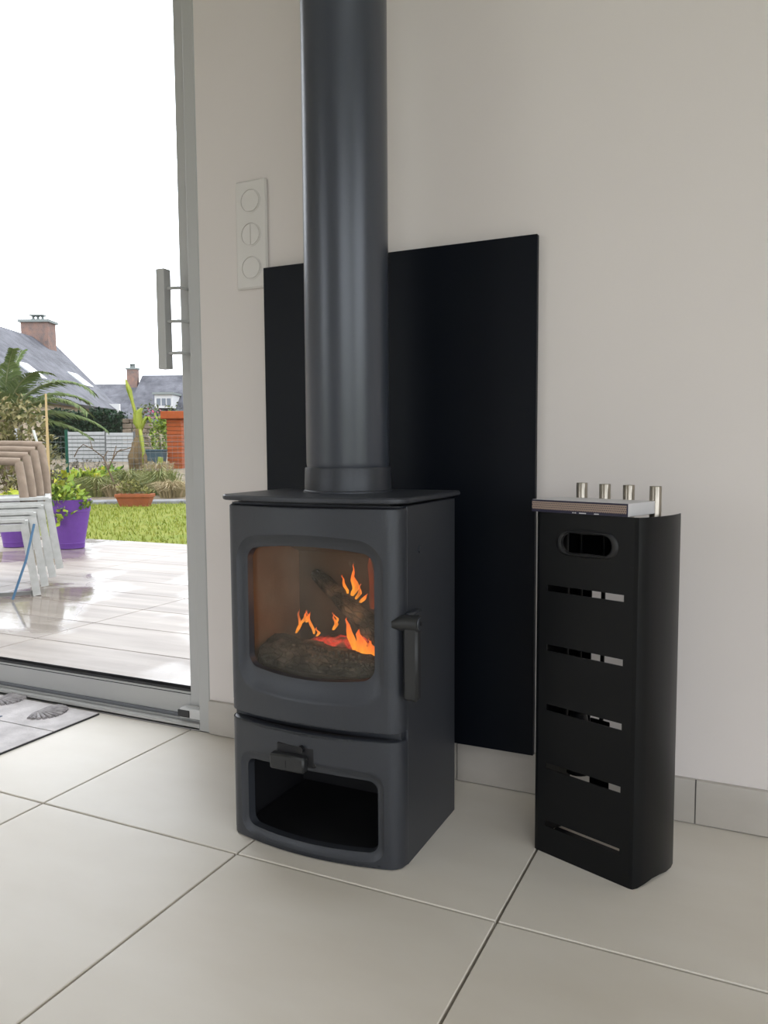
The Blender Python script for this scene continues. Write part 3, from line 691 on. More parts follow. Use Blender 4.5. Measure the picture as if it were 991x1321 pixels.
# grass blades on the visible lawn
n = 16000; gx = rng.uniform(-9.5, -2.0, n); gy = rng.uniform(TE, 10.0, n); mm = MB()
hh = rng.uniform(.02, .055, n); aa = rng.uniform(0, 6.28, n); ww = rng.uniform(.004, .008, n); lx = rng.normal(0, .015, n); ly = rng.normal(0, .015, n)
vs = []; 
for i in range(n):
    c_, s_ = math.cos(aa[i])*ww[i], math.sin(aa[i])*ww[i]
    vs += [(gx[i]-c_, gy[i]-s_, GZ-.002), (gx[i]+c_, gy[i]+s_, GZ-.002), (gx[i]+lx[i], gy[i]+ly[i], GZ+hh[i])]
m_blade = mat('grass_blade', (.20, .28, .025), .7, col2=(.34, .345, .05), island=True)
mm.add(vs, [(3*i, 3*i+1, 3*i+2) for i in range(n)])
gb = mm.build('grass', m_blade, fix=False); tag(gb, 'short bright green grass blades on the lawn', 'grass', kind='stuff')
# slate edging stones between lawn and bed
edg = thing('garden_edging', 'row of flat grey slate stones edging the lawn', 'edging', plot(-4.5, 12.3, GZ), YAW)
rg = np.random.default_rng(3); xx = -5.0
while xx < 5.0:
    w = rg.uniform(.35, .75); dd = rg.uniform(.3, .5)
    MB().box(xx, xx+w-.03, -.25, -.25+dd, -.02, rg.uniform(.03, .07), bev=.015).build('slate_stone', m_slate_edge, edg); xx += w

# ------------------------------------------------------------------ foliage helpers
def leaf_mat(name, a, b, tr=.25):
    m = mat(name, a, .55, col2=b, island=True); bs = m.node_tree.nodes['Principled BSDF']
    return m
def leaves(pts, size, rg, ratio=.45, up=.3, mbx=None, nrm=None):
    """many small folded leaves (two triangles pairs) at the points"""
    m = mbx or MB()
    vs = []; fs = []
    for i, p in enumerate(pts):
        d = rg.normal(0, 1, 3); d[2] = abs(d[2])*.6 + up if up > 0 else d[2]
        d /= np.linalg.norm(d) + 1e-6; s = np.cross(d, rg.normal(0, 1, 3)); s /= np.linalg.norm(s) + 1e-6
        nn = np.cross(d, s); L = size*rg.uniform(.6, 1.3); W = L*ratio
        p = np.array(p); k = len(vs)
        vs += [tuple(p), tuple(p+d*L*.5+s*W*.5-nn*W*.12), tuple(p+d*L), tuple(p+d*L*.5-s*W*.5-nn*W*.12)]
        fs += [(k, k+1, k+2), (k, k+2, k+3)]
    return m.add(vs, fs)
def blob(n, c, r, rg, shell=.55):
    q = rg.normal(0, 1, (n, 3)); q /= np.linalg.norm(q, axis=1)[:, None]; q *= (shell + (1-shell)*rg.uniform(0, 1, (n, 1)))
    q *= (1 + .18*np.sin(q[:, :1]*7+1) * np.cos(q[:, 1:2]*6))
    return np.array(c) + q*np.array(r)
m_stem = mat('plant_stem', (.16, .11, .07), .8)
def bush(name, label, base, parts, leafs, n, size, group=None, ratio=.45, stems=5, up=.3, cat='shrub'):
    """base point, list of (offset xyz, radii xyz) lobes"""
    t = thing(name, label, cat, base, YAW, group); rg = np.random.default_rng(abs(hash(label)) % 1000 if False else len(label)*7 + int(abs(base[0])*10))
    m = MB()
    tot = sum(r[0]*r[2] for _, r in parts)
    for o, r in parts: leaves(blob(max(8, int(n*r[0]*r[2]/tot)), o, r, rg), size, rg, ratio, up, m)
    f = m.build('foliage', leafs, t, fix=False); f['kind'] = 'stuff'
    st = MB()
    for k in range(stems):
        o, r = parts[k % len(parts)]; e = (o[0]+rg.normal(0, r[0]*.4), o[1]+rg.normal(0, r[1]*.4), o[2])
        st.tube([(rg.normal(0, .03), rg.normal(0, .03), -.03), (e[0]*.5, e[1]*.5, e[2]*.5), e], [.014, .010, .004], 6)
    st.build('stem', m_stem, t)
    return t
# ------------------------------------------------------------------ stacked terrace chairs
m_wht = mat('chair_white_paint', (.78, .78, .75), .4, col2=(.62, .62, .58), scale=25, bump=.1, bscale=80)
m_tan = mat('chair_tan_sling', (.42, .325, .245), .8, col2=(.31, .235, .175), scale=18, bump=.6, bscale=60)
CHR = YAW + .42
CR = Vector((math.cos(CHR), math.sin(CHR), 0)); CF = Vector((-math.sin(CHR), math.cos(CHR), 0))
def make_chair():
    t = thing('terrace_chair', 'x', 'chair', (0, 0, 0), CHR, 'stacked chairs on the terrace')
    for s in (-1, 1):
        MB().tube([(s*.285, -.035, 0), (s*.235, 0, .385)], .020, 4, sq=True).build('leg', m_wht, t)
        MB().tube([(s*.270, .47, 0), (s*.245, .43, .40)], .018, 4, sq=True).build('leg', m_wht, t)
        MB().tube([(s*.237, .015, .395), (s*.243, .44, .405)], .016, 4, sq=True).build('seat_rail', m_wht, t)
        MB().tube([(s*.243, .44, .39), (s*.236, .455, .52), (s*.224, .485, .64), (s*.212, .52, .722)], [.024, .026, .025, .026], 8).build('back_post', m_tan, t, smooth=50)
    MB().tube([(-.236, 0, .375), (.236, 0, .375)], .019, 4, sq=True).build('front_rail', m_wht, t)
    MB().tube([(-.240, .0, .412), (.240, .0, .412)], .008, 4, sq=True).build('front_rail', m_wht, t)
    MB().tube([(-.245, .44, .40), (.245, .44, .40)], .016, 4, sq=True).build('rear_rail', m_wht, t)
    MB().tube([(-.222, .522, .727), (-.1, .527, .733), (0, .527, .735), (.1, .527, .733), (.222, .522, .727)], [.024, .023, .022, .023, .024], 8).build('top_rail', m_tan, t, smooth=50)
    for k in range(6): MB().box(-.225, .225, .05+k*.063, .05+k*.063+.045, .404, .411, bev=.002).build('seat_slat', m_wht, t)
    return t
ch0 = make_chair(); foot = at(48, 768, 1.0); dirv = (foot - CAM); k_ = (TZ - CAM.z)/dirv.z; foot = CAM + dirv*k_
chb = foot - CR*.285 + CF*.035
names = ['lowest white chair of the stack on the terrace, nearest the door', 'second white chair from the bottom of the terrace stack',
         'third white chair from the bottom of the terrace stack', 'topmost white chair of the terrace stack with tan back frame']
for i in range(4):
    c_ = ch0 if i == 0 else copy_tree(ch0)
    p = chb + F2*(.105*i) + Vector((0, 0, .034*i)); c_.location = (p.x, p.y, TZ + .034*i); c_['label'] = names[i]
fb = MB().tube([(-.255, -.035, .018), (.27, -.035, .018)], .010, 4, sq=True).build('foot_bar', mat('foot_bar_grey', (.30, .30, .29), .5), ch0)
m_rope = mat('blue_rope', (.10, .22, .36), .7)
ra = chb + CR*.285 - CF*.045; rb = chb + CR*.165 - CF*.16
tag(MB().tube([(ra.x, ra.y, TZ+.395), (ra.x*.5+rb.x*.5+.02, ra.y*.5+rb.y*.5, TZ+.21), (rb.x, rb.y, TZ+.008)], .0065, 6).build('blue_rope', m_rope, None, smooth=50), 'blue rope hanging slack from the stacked white chairs', 'rope')

# ------------------------------------------------------------------ purple pots on the terrace
m_pot = mat('purple_plastic', (.20, .075, .40), .45, var=.12, scale=30)
lf_lime = leaf_mat('lime_leaf', (.42, .50, .05), (.10, .24, .03)); lf_yel = leaf_mat('yellow_leaf', (.80, .74, .08), (.26, .42, .05))
def pot(px, py, label, gl, r0=.105, r1=.165, h=.40):
    b = at(px, py, 1.0); dv = b - CAM; b = CAM + dv*((TZ-CAM.z)/dv.z)
    t = thing('planter_pot', label, 'plant pot', (b.x, b.y, TZ), 0, 'purple pots on the terrace')
    pr = [(.001, 0), (r0-.008, 0), (r0, .006), (r0*1.03, .045), (r0*1.045, .047), (r0*1.03, .050), (r1*.93, h-.10), (r1*.955, h-.098), (r1, h-.012), (r1+.004, h), (r1-.008, h), (r1-.02, h-.05), (.001, h-.05)]
    MB().lathe(pr, 40).build('pot', m_pot, t, smooth=35)
    return t, b
pr_, pb = pot(92, 707, 'purple plastic pot with lime green plant beside the chairs', 0)
rg = np.random.default_rng(5); m = MB()
leaves(blob(230, (-.02, 0, .40), (.19, .17, .13), rg, .3), .07, rg, .6, .15, m); leaves(blob(60, (.03, -.13, .30), (.10, .06, .12), rg, .3), .06, rg, .6, -1, m); leaves(blob(28, (.17, -.02, .37), (.06, .08, .07), rg, .3), .05, rg, .6, -1, m)
f = m.build('foliage', lf_lime, pr_, fix=False); f['kind'] = 'stuff'
p2, _ = pot(22, 705, 'purple plastic pot half hidden behind the chair legs', 0)
m = MB(); leaves(blob(120, (0, 0, .38), (.15, .15, .10), rg, .3), .07, rg, .6, .15, m); f = m.build('foliage', lf_yel, p2, fix=False); f['kind'] = 'stuff'

# ------------------------------------------------------------------ terracotta trough on the lawn
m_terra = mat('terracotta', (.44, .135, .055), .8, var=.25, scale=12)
b = plot((174-495.5)/FPX*11.6, 11.6, GZ)
tr_ = thing('terracotta_trough', 'terracotta trough of small plants at the lawn edge', 'planter', b, YAW)
MB().add([(-.20, -.08, 0), (.20, -.08, 0), (.20, .08, 0), (-.20, .08, 0), (-.25, -.11, .135), (.25, -.11, .135), (.25, .11, .135), (-.25, .11, .135)], [(3, 2, 1, 0), (0, 1, 5, 4), (1, 2, 6, 5), (2, 3, 7, 6), (3, 0, 4, 7)]).build('trough', m_terra, tr_)
MB().box(-.265, .265, -.125, -.10, .135, .185, bev=.006).box(-.265, .265, .10, .125, .135, .185, bev=.006).box(-.265, -.24, -.10, .10, .135, .185, bev=.006).box(.24, .265, -.10, .10, .135, .185, bev=.006).build('trough_rim', m_terra, tr_)
MB().box(-.245, .245, -.105, .105, .13, .16).build('soil', m_soil, tr_)
lf_ol = leaf_mat('olive_leaf', (.33, .30, .09), (.17, .19, .05))
m = MB(); leaves(blob(300, (-.09, 0, .27), (.18, .12, .14), rg, .3), .055, rg, .4, .3, m); leaves(blob(130, (.14, 0, .22), (.12, .10, .07), rg, .3), .05, rg, .4, .3, m)
f = m.build('foliage', lf_ol, tr_, fix=False); f['kind'] = 'stuff'
# ------------------------------------------------------------------ ornamental grasses
def grass_tuft(px, d, h, n, spread, cols, label):
    t = thing('ornamental_grass', label, 'grass clump', plot((px-495.5)/FPX*d, d, ground_z(d)), YAW, 'grass clumps in the bed')
    rg = np.random.default_rng(int(px)); m = MB(); vs = []; fs = []
    for i in range(n):
        a = rg.uniform(0, 6.28); r = rg.uniform(.1, 1)**.7*spread; L = h*rg.uniform(.6, 1.1); w = rg.uniform(.004, .009)
        q_ = spread*.5*rg.uniform(); b0 = np.array([math.cos(a)*q_, math.sin(a)*q_, -.04]); k = len(vs)
        mid = b0 + np.array([math.cos(a)*r*.35, math.sin(a)*r*.35, L*.65]); tip = b0 + np.array([math.cos(a)*r, math.sin(a)*r, L*(.95-.5*r/spread)])
        s = np.array([w, 0, 0])
        vs += [tuple(b0-s), tuple(b0+s), tuple(mid+s*.8), tuple(mid-s*.8), tuple(tip)]; fs += [(k, k+1, k+2, k+3), (k+3, k+2, k+4)]
    f = m.add(vs, fs).build('blades', leaf_mat('grass_tuft_%d' % px, *cols), t, fix=False); f['kind'] = 'stuff'
gcol = ((.30, .29, .10), (.16, .20, .06)); tcol = ((.50, .38, .22), (.36, .30, .14))
grass_tuft(125, 13.0, .50, 420, .42, gcol, 'green grass clump left of the terracotta trough')
grass_tuft(168, 13.4, .58, 420, .40, gcol, 'tall green grass clump straight behind the terracotta trough')
grass_tuft(208, 13.2, .60, 420, .45, gcol, 'green grass clump right of the terracotta trough')
grass_tuft(222, 12.8, .42, 420, .38, tcol, 'dry tan grass clump beside the door edge')
grass_tuft(205, 15.5, .55, 260, .40, tcol, 'dry grass clump under the green bush')
grass_tuft(148, 13.0, .34, 260, .35, tcol, 'low dry grass clump just left of the trough')
# leafy yellow green plants along the bed
def low_plant(px, py, d, label, mt, w=.3):
    b = plot((px-495.5)/FPX*d, d, ground_z(d))
    bush('leafy_plant', label, b, [((0, 0, w*.55), (w, w, w*.6))], mt, 90, .16, 'leafy plants in the bed', .55, 2, .25, 'plant')
low_plant(75, 600, 13.6, 'bright yellow green plant just left of the green post', lf_yel, .26)
low_plant(97, 610, 13.9, 'yellow green plant at the foot of the green post', lf_lime, .26)
low_plant(120, 610, 14.2, 'lime green plant midway along the bed', lf_yel, .26)
low_plant(142, 608, 14.6, 'bright green plant in front of the white fence end', lf_lime, .26)
# bare branching shrub
t = thing('bare_shrub', 'bare dark branching shrub behind the terracotta trough', 'shrub', plot((157-495.5)/FPX*13, 13, ground_z(13)), YAW)
S13 = 13/FPX
for pth in ([(0, 0), (-8, 25), (-14, 40)], [(-14, 40), (-22, 55), (-33, 66)], [(-14, 40), (-8, 52), (-2, 62), (4, 66)], [(-22, 55), (-18, 64)], [(-8, 52), (-6, 70)], [(-33, 66), (-45, 72), (-56, 66), (-62, 56)], [(-33, 66), (-38, 78)], [(-2, 62), (16, 68)]):
    MB().tube([(a*S13, .1*math.sin(a), (b_-6)*S13) for a, b_ in pth], [.022 - .00022*b_ for a, b_ in pth], 6).build('branch', m_stem, t)
# ------------------------------------------------------------------ wire fence with green post
m_green = mat('fence_green', (.012, .085, .055), .5); m_wire = mat('fence_wire', (.20, .22, .22), .4)
dF = 14.2; zF = ground_z(dF)
wf_ = thing('wire_fence', 'thin wire mesh fence with dark green post across the garden', 'fence', plot((88-495.5)/FPX*dF, dF, zF), YAW)
for k in (-2, -1, 0, 1): MB().tube([(k*2.3, 0, -.05), (k*2.3, 0, 1.02)], .028, 10).build('post', m_green, wf_, smooth=50)
wm = MB()
for k in range(9): wm.tube([(-4.6, 0, .1+k*.10), (2.3, 0, .1+k*.10)], .0028, 4)
for k in range(69): wm.tube([(-4.6+k*.1, 0, .1), (-4.6+k*.1, 0, .9)], .0022, 4)
w_ = wm.build('wire_mesh', m_wire, wf_); w_['kind'] = 'stuff'
# canes
m_cane = mat('bamboo_cane', (.60, .43, .22), .7); 
c0, c1 = at(62, 590, 9.5), at(59, 508, 9.5); tag(MB().tube([(c0.x, c0.y, GZ), c0, c1], [.017, .017, .012], 8).build('bamboo_cane', m_cane, None, smooth=50), 'tall tan bamboo cane standing behind the chairs', 'cane')
c0, c1 = at(54, 590, 9.2), at(43, 555, 9.2); tag(MB().tube([(c0.x, c0.y, GZ), c0, c1], .014, 8).build('garden_stake', m_wht, None, smooth=50), 'short white leaning stake behind the chairs', 'stake')
# ------------------------------------------------------------------ white slatted fence panels
m_wf = mat('white_fence_paint', (.62, .63, .63), .6, var=.12, scale=8)
def fence_panel(xa, xb, ytop, ybot, d, label):
    a = at(xa, ybot, d); b = at(xb, ybot, d); w = (b-a).length; h = at(xa, ytop, d).z - a.z
    t = thing('fence_panel', label, 'fence panel', (a.x, a.y, ground_z(d)), YAW, 'white panels at the garden end')
    dz = a.z - ground_z(d); h += dz; n_ = 8
    for k in range(n_): MB().box(0, w, -.01, .012, h*k/n_+.008, h*(k+1)/n_-.008, bev=.003).build('slat', m_wf, t)
    for x in (0, w): MB().box(x-.03, x+.03, .0, .06, -.05, h+.02).build('post', mat('fence_post_grey', (.16, .16, .16), .7) if 'fence_post_grey' not in bpy.data.materials else bpy.data.materials['fence_post_grey'], t)
fence_panel(88, 136, 557, 594, 20.5, 'white slatted fence panel right of the green post')
fence_panel(138, 173, 558, 596, 20.3, 'white slatted fence panel beside the banana plant')
fence_panel(-40, 27, 553, 594, 20.5, 'white slatted fence panel behind the leafy shrub at left')
# hedge, stone stack
lf_dark = leaf_mat('hedge_leaf', (.035, .075, .035), (.012, .032, .018))
def hedge(xa, xb, yt, d, label):
    a = at(xa, 560, d); b = at(xb, 560, d); w = (b-a).length; z0 = ground_z(d); h = at(xa, yt, d).z - z0
    t = thing('hedge', label, 'hedge', (a.x, a.y, z0), YAW); rg = np.random.default_rng(11)
    n_ = 5200; q = np.stack([rg.uniform(0, w, n_), rg.uniform(-.35, .35, n_), rg.uniform(.1, h, n_)], 1); q[:, 2] += .05*np.sin(q[:, 0]*5)
    f = leaves(q, .11, rg, .55, .2).build('foliage', lf_dark, t, fix=False); f['kind'] = 'stuff'
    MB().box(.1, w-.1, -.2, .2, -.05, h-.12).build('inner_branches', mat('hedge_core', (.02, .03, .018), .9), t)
hedge(62, 163, 531, 23, 'dark green clipped hedge behind the white fence')
m_stone2 = mat('stone_brown', (.30, .24, .18), .9, var=.5, scale=5)
dS = 22; a = at(160, 560, dS)
t = thing('dry_stone_wall', 'short stacked brown stone wall beside the hedge', 'stone wall', (a.x, a.y, ground_z(dS)), YAW); rg = np.random.default_rng(4)
zz = 0
while zz < at(160, 540, dS).z - ground_z(dS) - .05:
    hh_ = rg.uniform(.10, .15); x_ = 0
    while x_ < .55:
        w = rg.uniform(.16, .3); MB().box(x_, x_+w-.015, -.12+rg.uniform(-.02, .02), .12, zz, zz+hh_-.015, bev=.02).build('stone', m_stone2, t); x_ += w
    zz += hh_
# ------------------------------------------------------------------ shrubs
lf_red = leaf_mat('photinia_leaf', (.36, .30, .14), (.11, .12, .03)); lf_mid = leaf_mat('mid_leaf', (.36, .46, .06), (.14, .25, .05))
d = 10.5; b = plot((22-495.5)/FPX*d, d, GZ)
bush('variegated_shrub', 'olive and cream leaved shrub left of the bamboo cane', b, [((-.25, 0, 1.15), (.34, .3, .40)), ((.10, 0, 1.2), (.24, .3, .34)), ((.32, .1, .85), (.16, .2, .35)), ((-.1, 0, .6), (.4, .3, .5))], lf_red, 1500, .10, None, .42, 8)
d = 19; b = plot((211-495.5)/FPX*d, d, ground_z(d))
bush('green_bush', 'fresh green bush beside the orange pillar', b, [((0, 0, .70), (.34, .3, .52)), ((.12, 0, .95), (.2, .2, .3))], lf_mid, 620, .10, None, .5, 5)
d = 27; b = plot((208-495.5)/FPX*d, d, ground_z(d))
bush('tall_shrub', 'grey green tall shrub with pink flowers behind the bush', b, [((-.3, 0, 1.2), (.6, .5, .7)), ((.5, 0, 1.0), (.5, .5, .8))], leaf_mat('dusty_leaf', (.20, .22, .11), (.09, .13, .06)), 900, .12, None, .5, 5)
m = MB(); rg = np.random.default_rng(2); fl_ = leaves(blob(14, (-.05, -.4, 1.45), (.5, .1, .2), rg), .10, rg, .9, .1).build('flowers', mat('pink_flower', (.55, .12, .22), .7), bpy.data.objects['tall_shrub'], fix=False); fl_['kind'] = 'stuff'
d = 16.5; b = plot((118-495.5)/FPX*d, d, ground_z(d))
bush('twiggy_shrub', 'grey brown twiggy shrub in front of the white fence', b, [((0, 0, .16), (.55, .25, .2))], leaf_mat('twig_leaf', (.22, .19, .15), (.12, .11, .08)), 220, .09, None, .3, 7)
d = 13; b = plot((68-495.5)/FPX*d, d, ground_z(d))
bush('mottled_shrub', 'mottled low shrub between the cane and the green post', b, [((0, 0, .45), (.24, .2, .42))], leaf_mat('mottled_leaf', (.24, .22, .12), (.09, .11, .05)), 200, .10, None, .4, 4)
# ------------------------------------------------------------------ palm
lf_palm = leaf_mat('palm_leaf', (.22, .28, .10), (.10, .155, .05)); m_rach = mat('palm_rachis', (.33, .36, .19), .6)
dP = 17.0; zc = at(8, 546, dP).z
pb_ = plot((8-495.5)/FPX*dP, dP, ground_z(dP))
palm = thing('palm_tree', 'green palm tree with long arching fronds before the slate roof', 'palm', pb_, YAW)
MB().tube([(0, 0, -.05), (0, 0, .4), (0, 0, zc-ground_z(dP)+.05)], [.24, .22, .2], 14).build('trunk', m_stem, palm, smooth=50)
def frond(az, elev, L, droop, seed):
    rg = np.random.default_rng(seed); pts = []; p = np.array([0, 0, zc-ground_z(dP)]); e = elev
    n_ = 22
    for i in range(n_+1):
        pts.append(p.copy()); d_ = np.array([math.cos(az)*math.cos(e), math.sin(az)*math.cos(e), math.sin(e)]); p = p + d_*L/n_; e -= droop/n_*(.4+1.2*i/n_)
    rc = MB().tube(pts, [.024*(1-i/n_)+.004 for i in range(n_+1)], 5).build('frond', m_rach, palm, smooth=50)
    m = MB(); vs = []; fs = []
    for i in range(2, n_*4):
        u = i/4; k = int(u); 
        if k >= n_: break
        q = pts[k]*(1-(u-k)) + pts[k+1]*(u-k); tt = pts[k+1]-pts[k]; tt = tt/np.linalg.norm(tt)
        sd = np.cross(tt, [0, 0, 1]); sd = sd/(np.linalg.norm(sd)+1e-6); up = np.cross(sd, tt)
        ll = L*.27*math.sin(min(1, .2+u/n_*1.1)*math.pi*.9+.12)**.7
        for s in (-1, 1):
            d_ = sd*s*.75 + tt*.65 + up*(.16 - .25*u/n_) + rg.normal(0, .06, 3); d_ /= np.linalg.norm(d_); ww_ = up*.3 + tt*.5; ww_ = ww_/np.linalg.norm(ww_)*.014
            b_ = len(vs); mid = q + d_*ll*.55; tip = q + d_*ll - np.array([0, 0, .22*ll])
            vs += [tuple(q-ww_*.6), tuple(q+ww_*.6), tuple(mid+ww_), tuple(mid-ww_), tuple(tip)]; fs += [(b_, b_+1, b_+2, b_+3), (b_+3, b_+2, b_+4)]
    o = m.add(vs, fs).build('leaflets', lf_palm, rc, fix=False); o['kind'] = 'stuff'
for i, (az, el, L, dr) in enumerate([(0.05, 1.0, 2.35, 1.9), (-.25, .62, 2.3, 1.5), (.3, .35, 2.2, 1.15), (-.5, 1.15, 2.0, 1.6), (.1, .15, 1.9, .9), (2.4, 1.3, 2.0, 1.0), (1.2, 1.42, 1.75, .6), (3.1, 1.05, 2.1, 1.6), (3.4, .6, 2.1, 1.4), (-1.2, .8, 1.8, 1.5), (-2.2, .7, 1.8, 1.4), (1.7, .8, 2.0, 1.3), (.7, .8, 2.1, 1.5), (2.9, 1.35, 1.7, .7), (-.9, 1.25, 1.9, .9)]): frond(az, el, L, dr, i)
# ------------------------------------------------------------------ banana plant
lf_ban = mat('banana_leaf', (.24, .33, .045), .5, col2=(.42, .43, .07), scale=4); m_dry = mat('banana_dry_leaf', (.27, .19, .10), .9, var=.5, scale=8)
dB = 16.5; bb_ = plot((181-495.5)/FPX*dB, dB, ground_z(dB)); sB = dB/FPX
ban = thing('banana_plant', 'banana plant with yellow green leaves and dry brown trunk', 'banana plant', bb_, YAW)
MB().tube([(0, 0, -.05), (-.01, 0, .3), (.02, 0, .62), (.0, 0, .95)], [.11, .10, .085, .06], 12).build('trunk', m_dry, ban, smooth=50)
def ban_leaf(pts, wid, mt=lf_ban):
    m = MB(); l0, l1, l2 = [], [], []
    for i, p in enumerate(pts):
        p = np.array(p); w = wid[i]; l0.append(tuple(p+[-w, .03, w*.25])); l1.append(tuple(p)); l2.append(tuple(p+[w, .03, w*.25]))
    k = len(pts); m.add(l0+l1+l2, [(r*k+i, r*k+i+1, (r+1)*k+i+1, (r+1)*k+i) for r in (0, 1) for i in range(k-1)])
    o = m.build('leaf', mt, ban, smooth=60, fix=False); md = o.modifiers.new('thickness', 'SOLIDIFY'); md.thickness = .006
P_ = lambda x, y, yy=0: ((x-181)*sB, yy, (600-y)*sB)
ban_leaf([P_(182, 545), P_(178, 525), P_(174, 508), P_(170, 492), P_(166, 478)], [.015, .035, .03, .055, .008])
ban_leaf([P_(184, 550), P_(180, 535), P_(180, 522), P_(186, 515)], [.02, .10, .09, .02])
ban_leaf([P_(184, 545), P_(188, 532), P_(193, 526), P_(197, 534)], [.015, .05, .05, .02])
ban_leaf([P_(184, 542, -.08), P_(187, 555, -.16), P_(189, 570, -.17), P_(188, 588, -.15)], [.03, .045, .04, .015])
for k, (x0_, x1_) in enumerate(((178, 175), (181, 180), (185, 187), (183, 190), (180, 172))): ban_leaf([P_(181, 548, -.03), P_(x0_, 560, -.14), P_(x1_, 578, -.16), P_(x1_, 597, -.13)], [.03, .06, .06, .03], m_dry)
# small yellow tubular plant
t = thing('young_shoot', 'pale lime upright shoot right of the banana trunk', 'plant', plot((207-495.5)/FPX*15.6, 15.6, ground_z(15.6)), YAW)
MB().tube([(0, 0, -.03), (0, 0, .25), (.02, 0, .42)], [.05, .06, .05], 10).build('shoot', lf_ban, t, smooth=50)
# ------------------------------------------------------------------ orange pillar, blue bin
m_or = mat('orange_brick', (.48, .115, .035), .8, var=.25, scale=10)
dO = 18; a = plot((229-495.5)/FPX*dO, dO, ground_z(dO))
t = thing('brick_pillar', 'orange brick pillar with wide cap at the door edge', 'pillar', a, YAW)
hO = at(229, 541, dO).z - ground_z(dO); nb = 13
for k in range(nb): MB().box(-.165+.0, .165, -.165, .165, hO*k/nb, hO*(k+1)/nb-.012, bev=.006).build('brick_course', m_or, t)
MB().box(-.15, .15, -.15, .15, -.05, hO).build('mortar_core', mat('mortar', (.36, .14, .07), .9), t)
MB().box(-.27, .27, -.27, .27, hO, hO+.17, bev=.01).build('cap', m_or, t)
t = thing('garden_bin', 'blue grey bin standing behind the banana plant', 'bin', plot((203-495.5)/FPX*17.6, 17.6, ground_z(17.6)), YAW)
m_bin = mat('bin_blue', (.07, .11, .13), .5)
MB().add([(-.15, -.15, 0), (.15, -.15, 0), (.15, .15, 0), (-.15, .15, 0), (-.19, -.19, .42), (.19, -.19, .42), (.19, .19, .42), (-.19, .19, .42)], [(3, 2, 1, 0), (0, 1, 5, 4), (1, 2, 6, 5), (2, 3, 7, 6), (3, 0, 4, 7)]).build('bin_body', m_bin, t)
MB().box(-.205, .205, -.205, .205, .42, .465, bev=.012).build('lid', m_bin, t)
# ------------------------------------------------------------------ houses
def slate():
    m, nt, b_ = nodes('roof_slate'); L = nt.links.new; b_.inputs['Roughness'].default_value = .7; b_.inputs['Specular IOR Level'].default_value = .2
    tc = N(nt, 'ShaderNodeNewGeometry'); nz = N(nt, 'ShaderNodeTexNoise', i_Scale=1.3, i_Detail=9., i_Roughness=.7); L(tc.outputs['Position'], nz.inputs['Vector'])
    mr = N(nt, 'ShaderNodeMapRange', i_1=.35, i_2=.65); L(nz.outputs[0], mr.inputs[0])
    mx = N(nt, 'ShaderNodeMix', data_type='RGBA'); mx.inputs[6].default_value = (.045, .046, .054, 1); mx.inputs[7].default_value = (.115, .115, .130, 1); L(mr.outputs[0], mx.inputs[0]); L(mx.outputs[2], b_.inputs['Base Color'])
    sp_ = N(nt, 'ShaderNodeSeparateXYZ'); L(tc.outputs['Position'], sp_.inputs[0]); mu = N(nt, 'ShaderNodeMath', operation='MULTIPLY', i_1=7.); L(sp_.outputs[2], mu.inputs[0]); fr_ = N(nt, 'ShaderNodeMath', operation='FRACT'); L(mu.outputs[0], fr_.inputs[0])
    bp = N(nt, 'ShaderNodeBump', i_Strength=.6, i_Distance=.03); L(fr_.outputs[0], bp.inputs['Height']); L(bp.outputs[0], b_.inputs['Normal'])
    return m
m_slate = slate(); m_cream = mat('house_cream', (.55, .45, .33), .85, var=.08, scale=2); m_whit = mat('house_white', (.8, .8, .8), .6)
m_brk = mat('chimney_brick', (.40, .24, .19), .85, col2=(.22, .18, .17), scale=3.5, bump=.4, bscale=10); m_cap = mat('chimney_cap', (.30, .33, .32), .8)
m_sky = mat('skylight_pane', (.75, .78, .8), .1, spec=1.)
def roof_point(la, d, z): return plot(la, d, z)
h1 = thing('slate_house', 'large grey slate roofed house with brick chimney behind the palm', 'house', plot(-16, 36, .4), 0)
lo = Vector(h1.location)
def W1(la, d, z): return plot(la, d, z) - lo
zr, ze = 6.25, 2.6
RA, RB, EA, EB, BA, BB = W1(-17.2, 18, zr), W1(-17.1, 41.5, zr), W1(-12.6, 14.6, ze), W1(-12.6, 38.1, ze), W1(-22, 20, ze), W1(-22, 44, ze)
MB().slab([EA, EB, RB, RA], .16).build('roof', m_slate, h1); MB().slab([RA, RB, BB, BA], .16).build('roof', m_slate, h1)
wl1 = MB().add([W1(-13.0, 15.0, 0), W1(-13.0, 37.6, 0), W1(-21.6, 43.4, 0), W1(-21.6, 20.6, 0), W1(-13.0, 15.0, ze+.1), W1(-13.0, 37.6, ze+.1), W1(-21.6, 43.4, ze+.1), W1(-21.6, 20.6, ze+.1)], [(0, 1, 5, 4), (1, 2, 6, 5), (2, 3, 7, 6), (3, 0, 4, 7)]); wl1.build('wall', m_cream, h1)
MB().add([W1(-13, 37.6, ze), W1(-21.6, 43.4, ze), W1(-17.15, 40.9, zr-.2)], [(0, 1, 2)]).build('gable', m_cream, h1)
def on_roof(u, v, s=.02):
    p = EA.lerp(EB, u); q = RA.lerp(RB, u); nrm = (EB-EA).cross(RA-EA).normalized(); nrm = nrm if nrm.z > 0 else -nrm
    return p.lerp(q, v) + nrm*s
def roof_px(x, y):
    """where the line of sight through a photo point meets the near roof slope"""
    o = CAM - lo; dv = at(x, y, 1.) - CAM; nrm = (EB-EA).cross(RA-EA); k = (EA-o).dot(nrm)/dv.dot(nrm); return o + dv*k
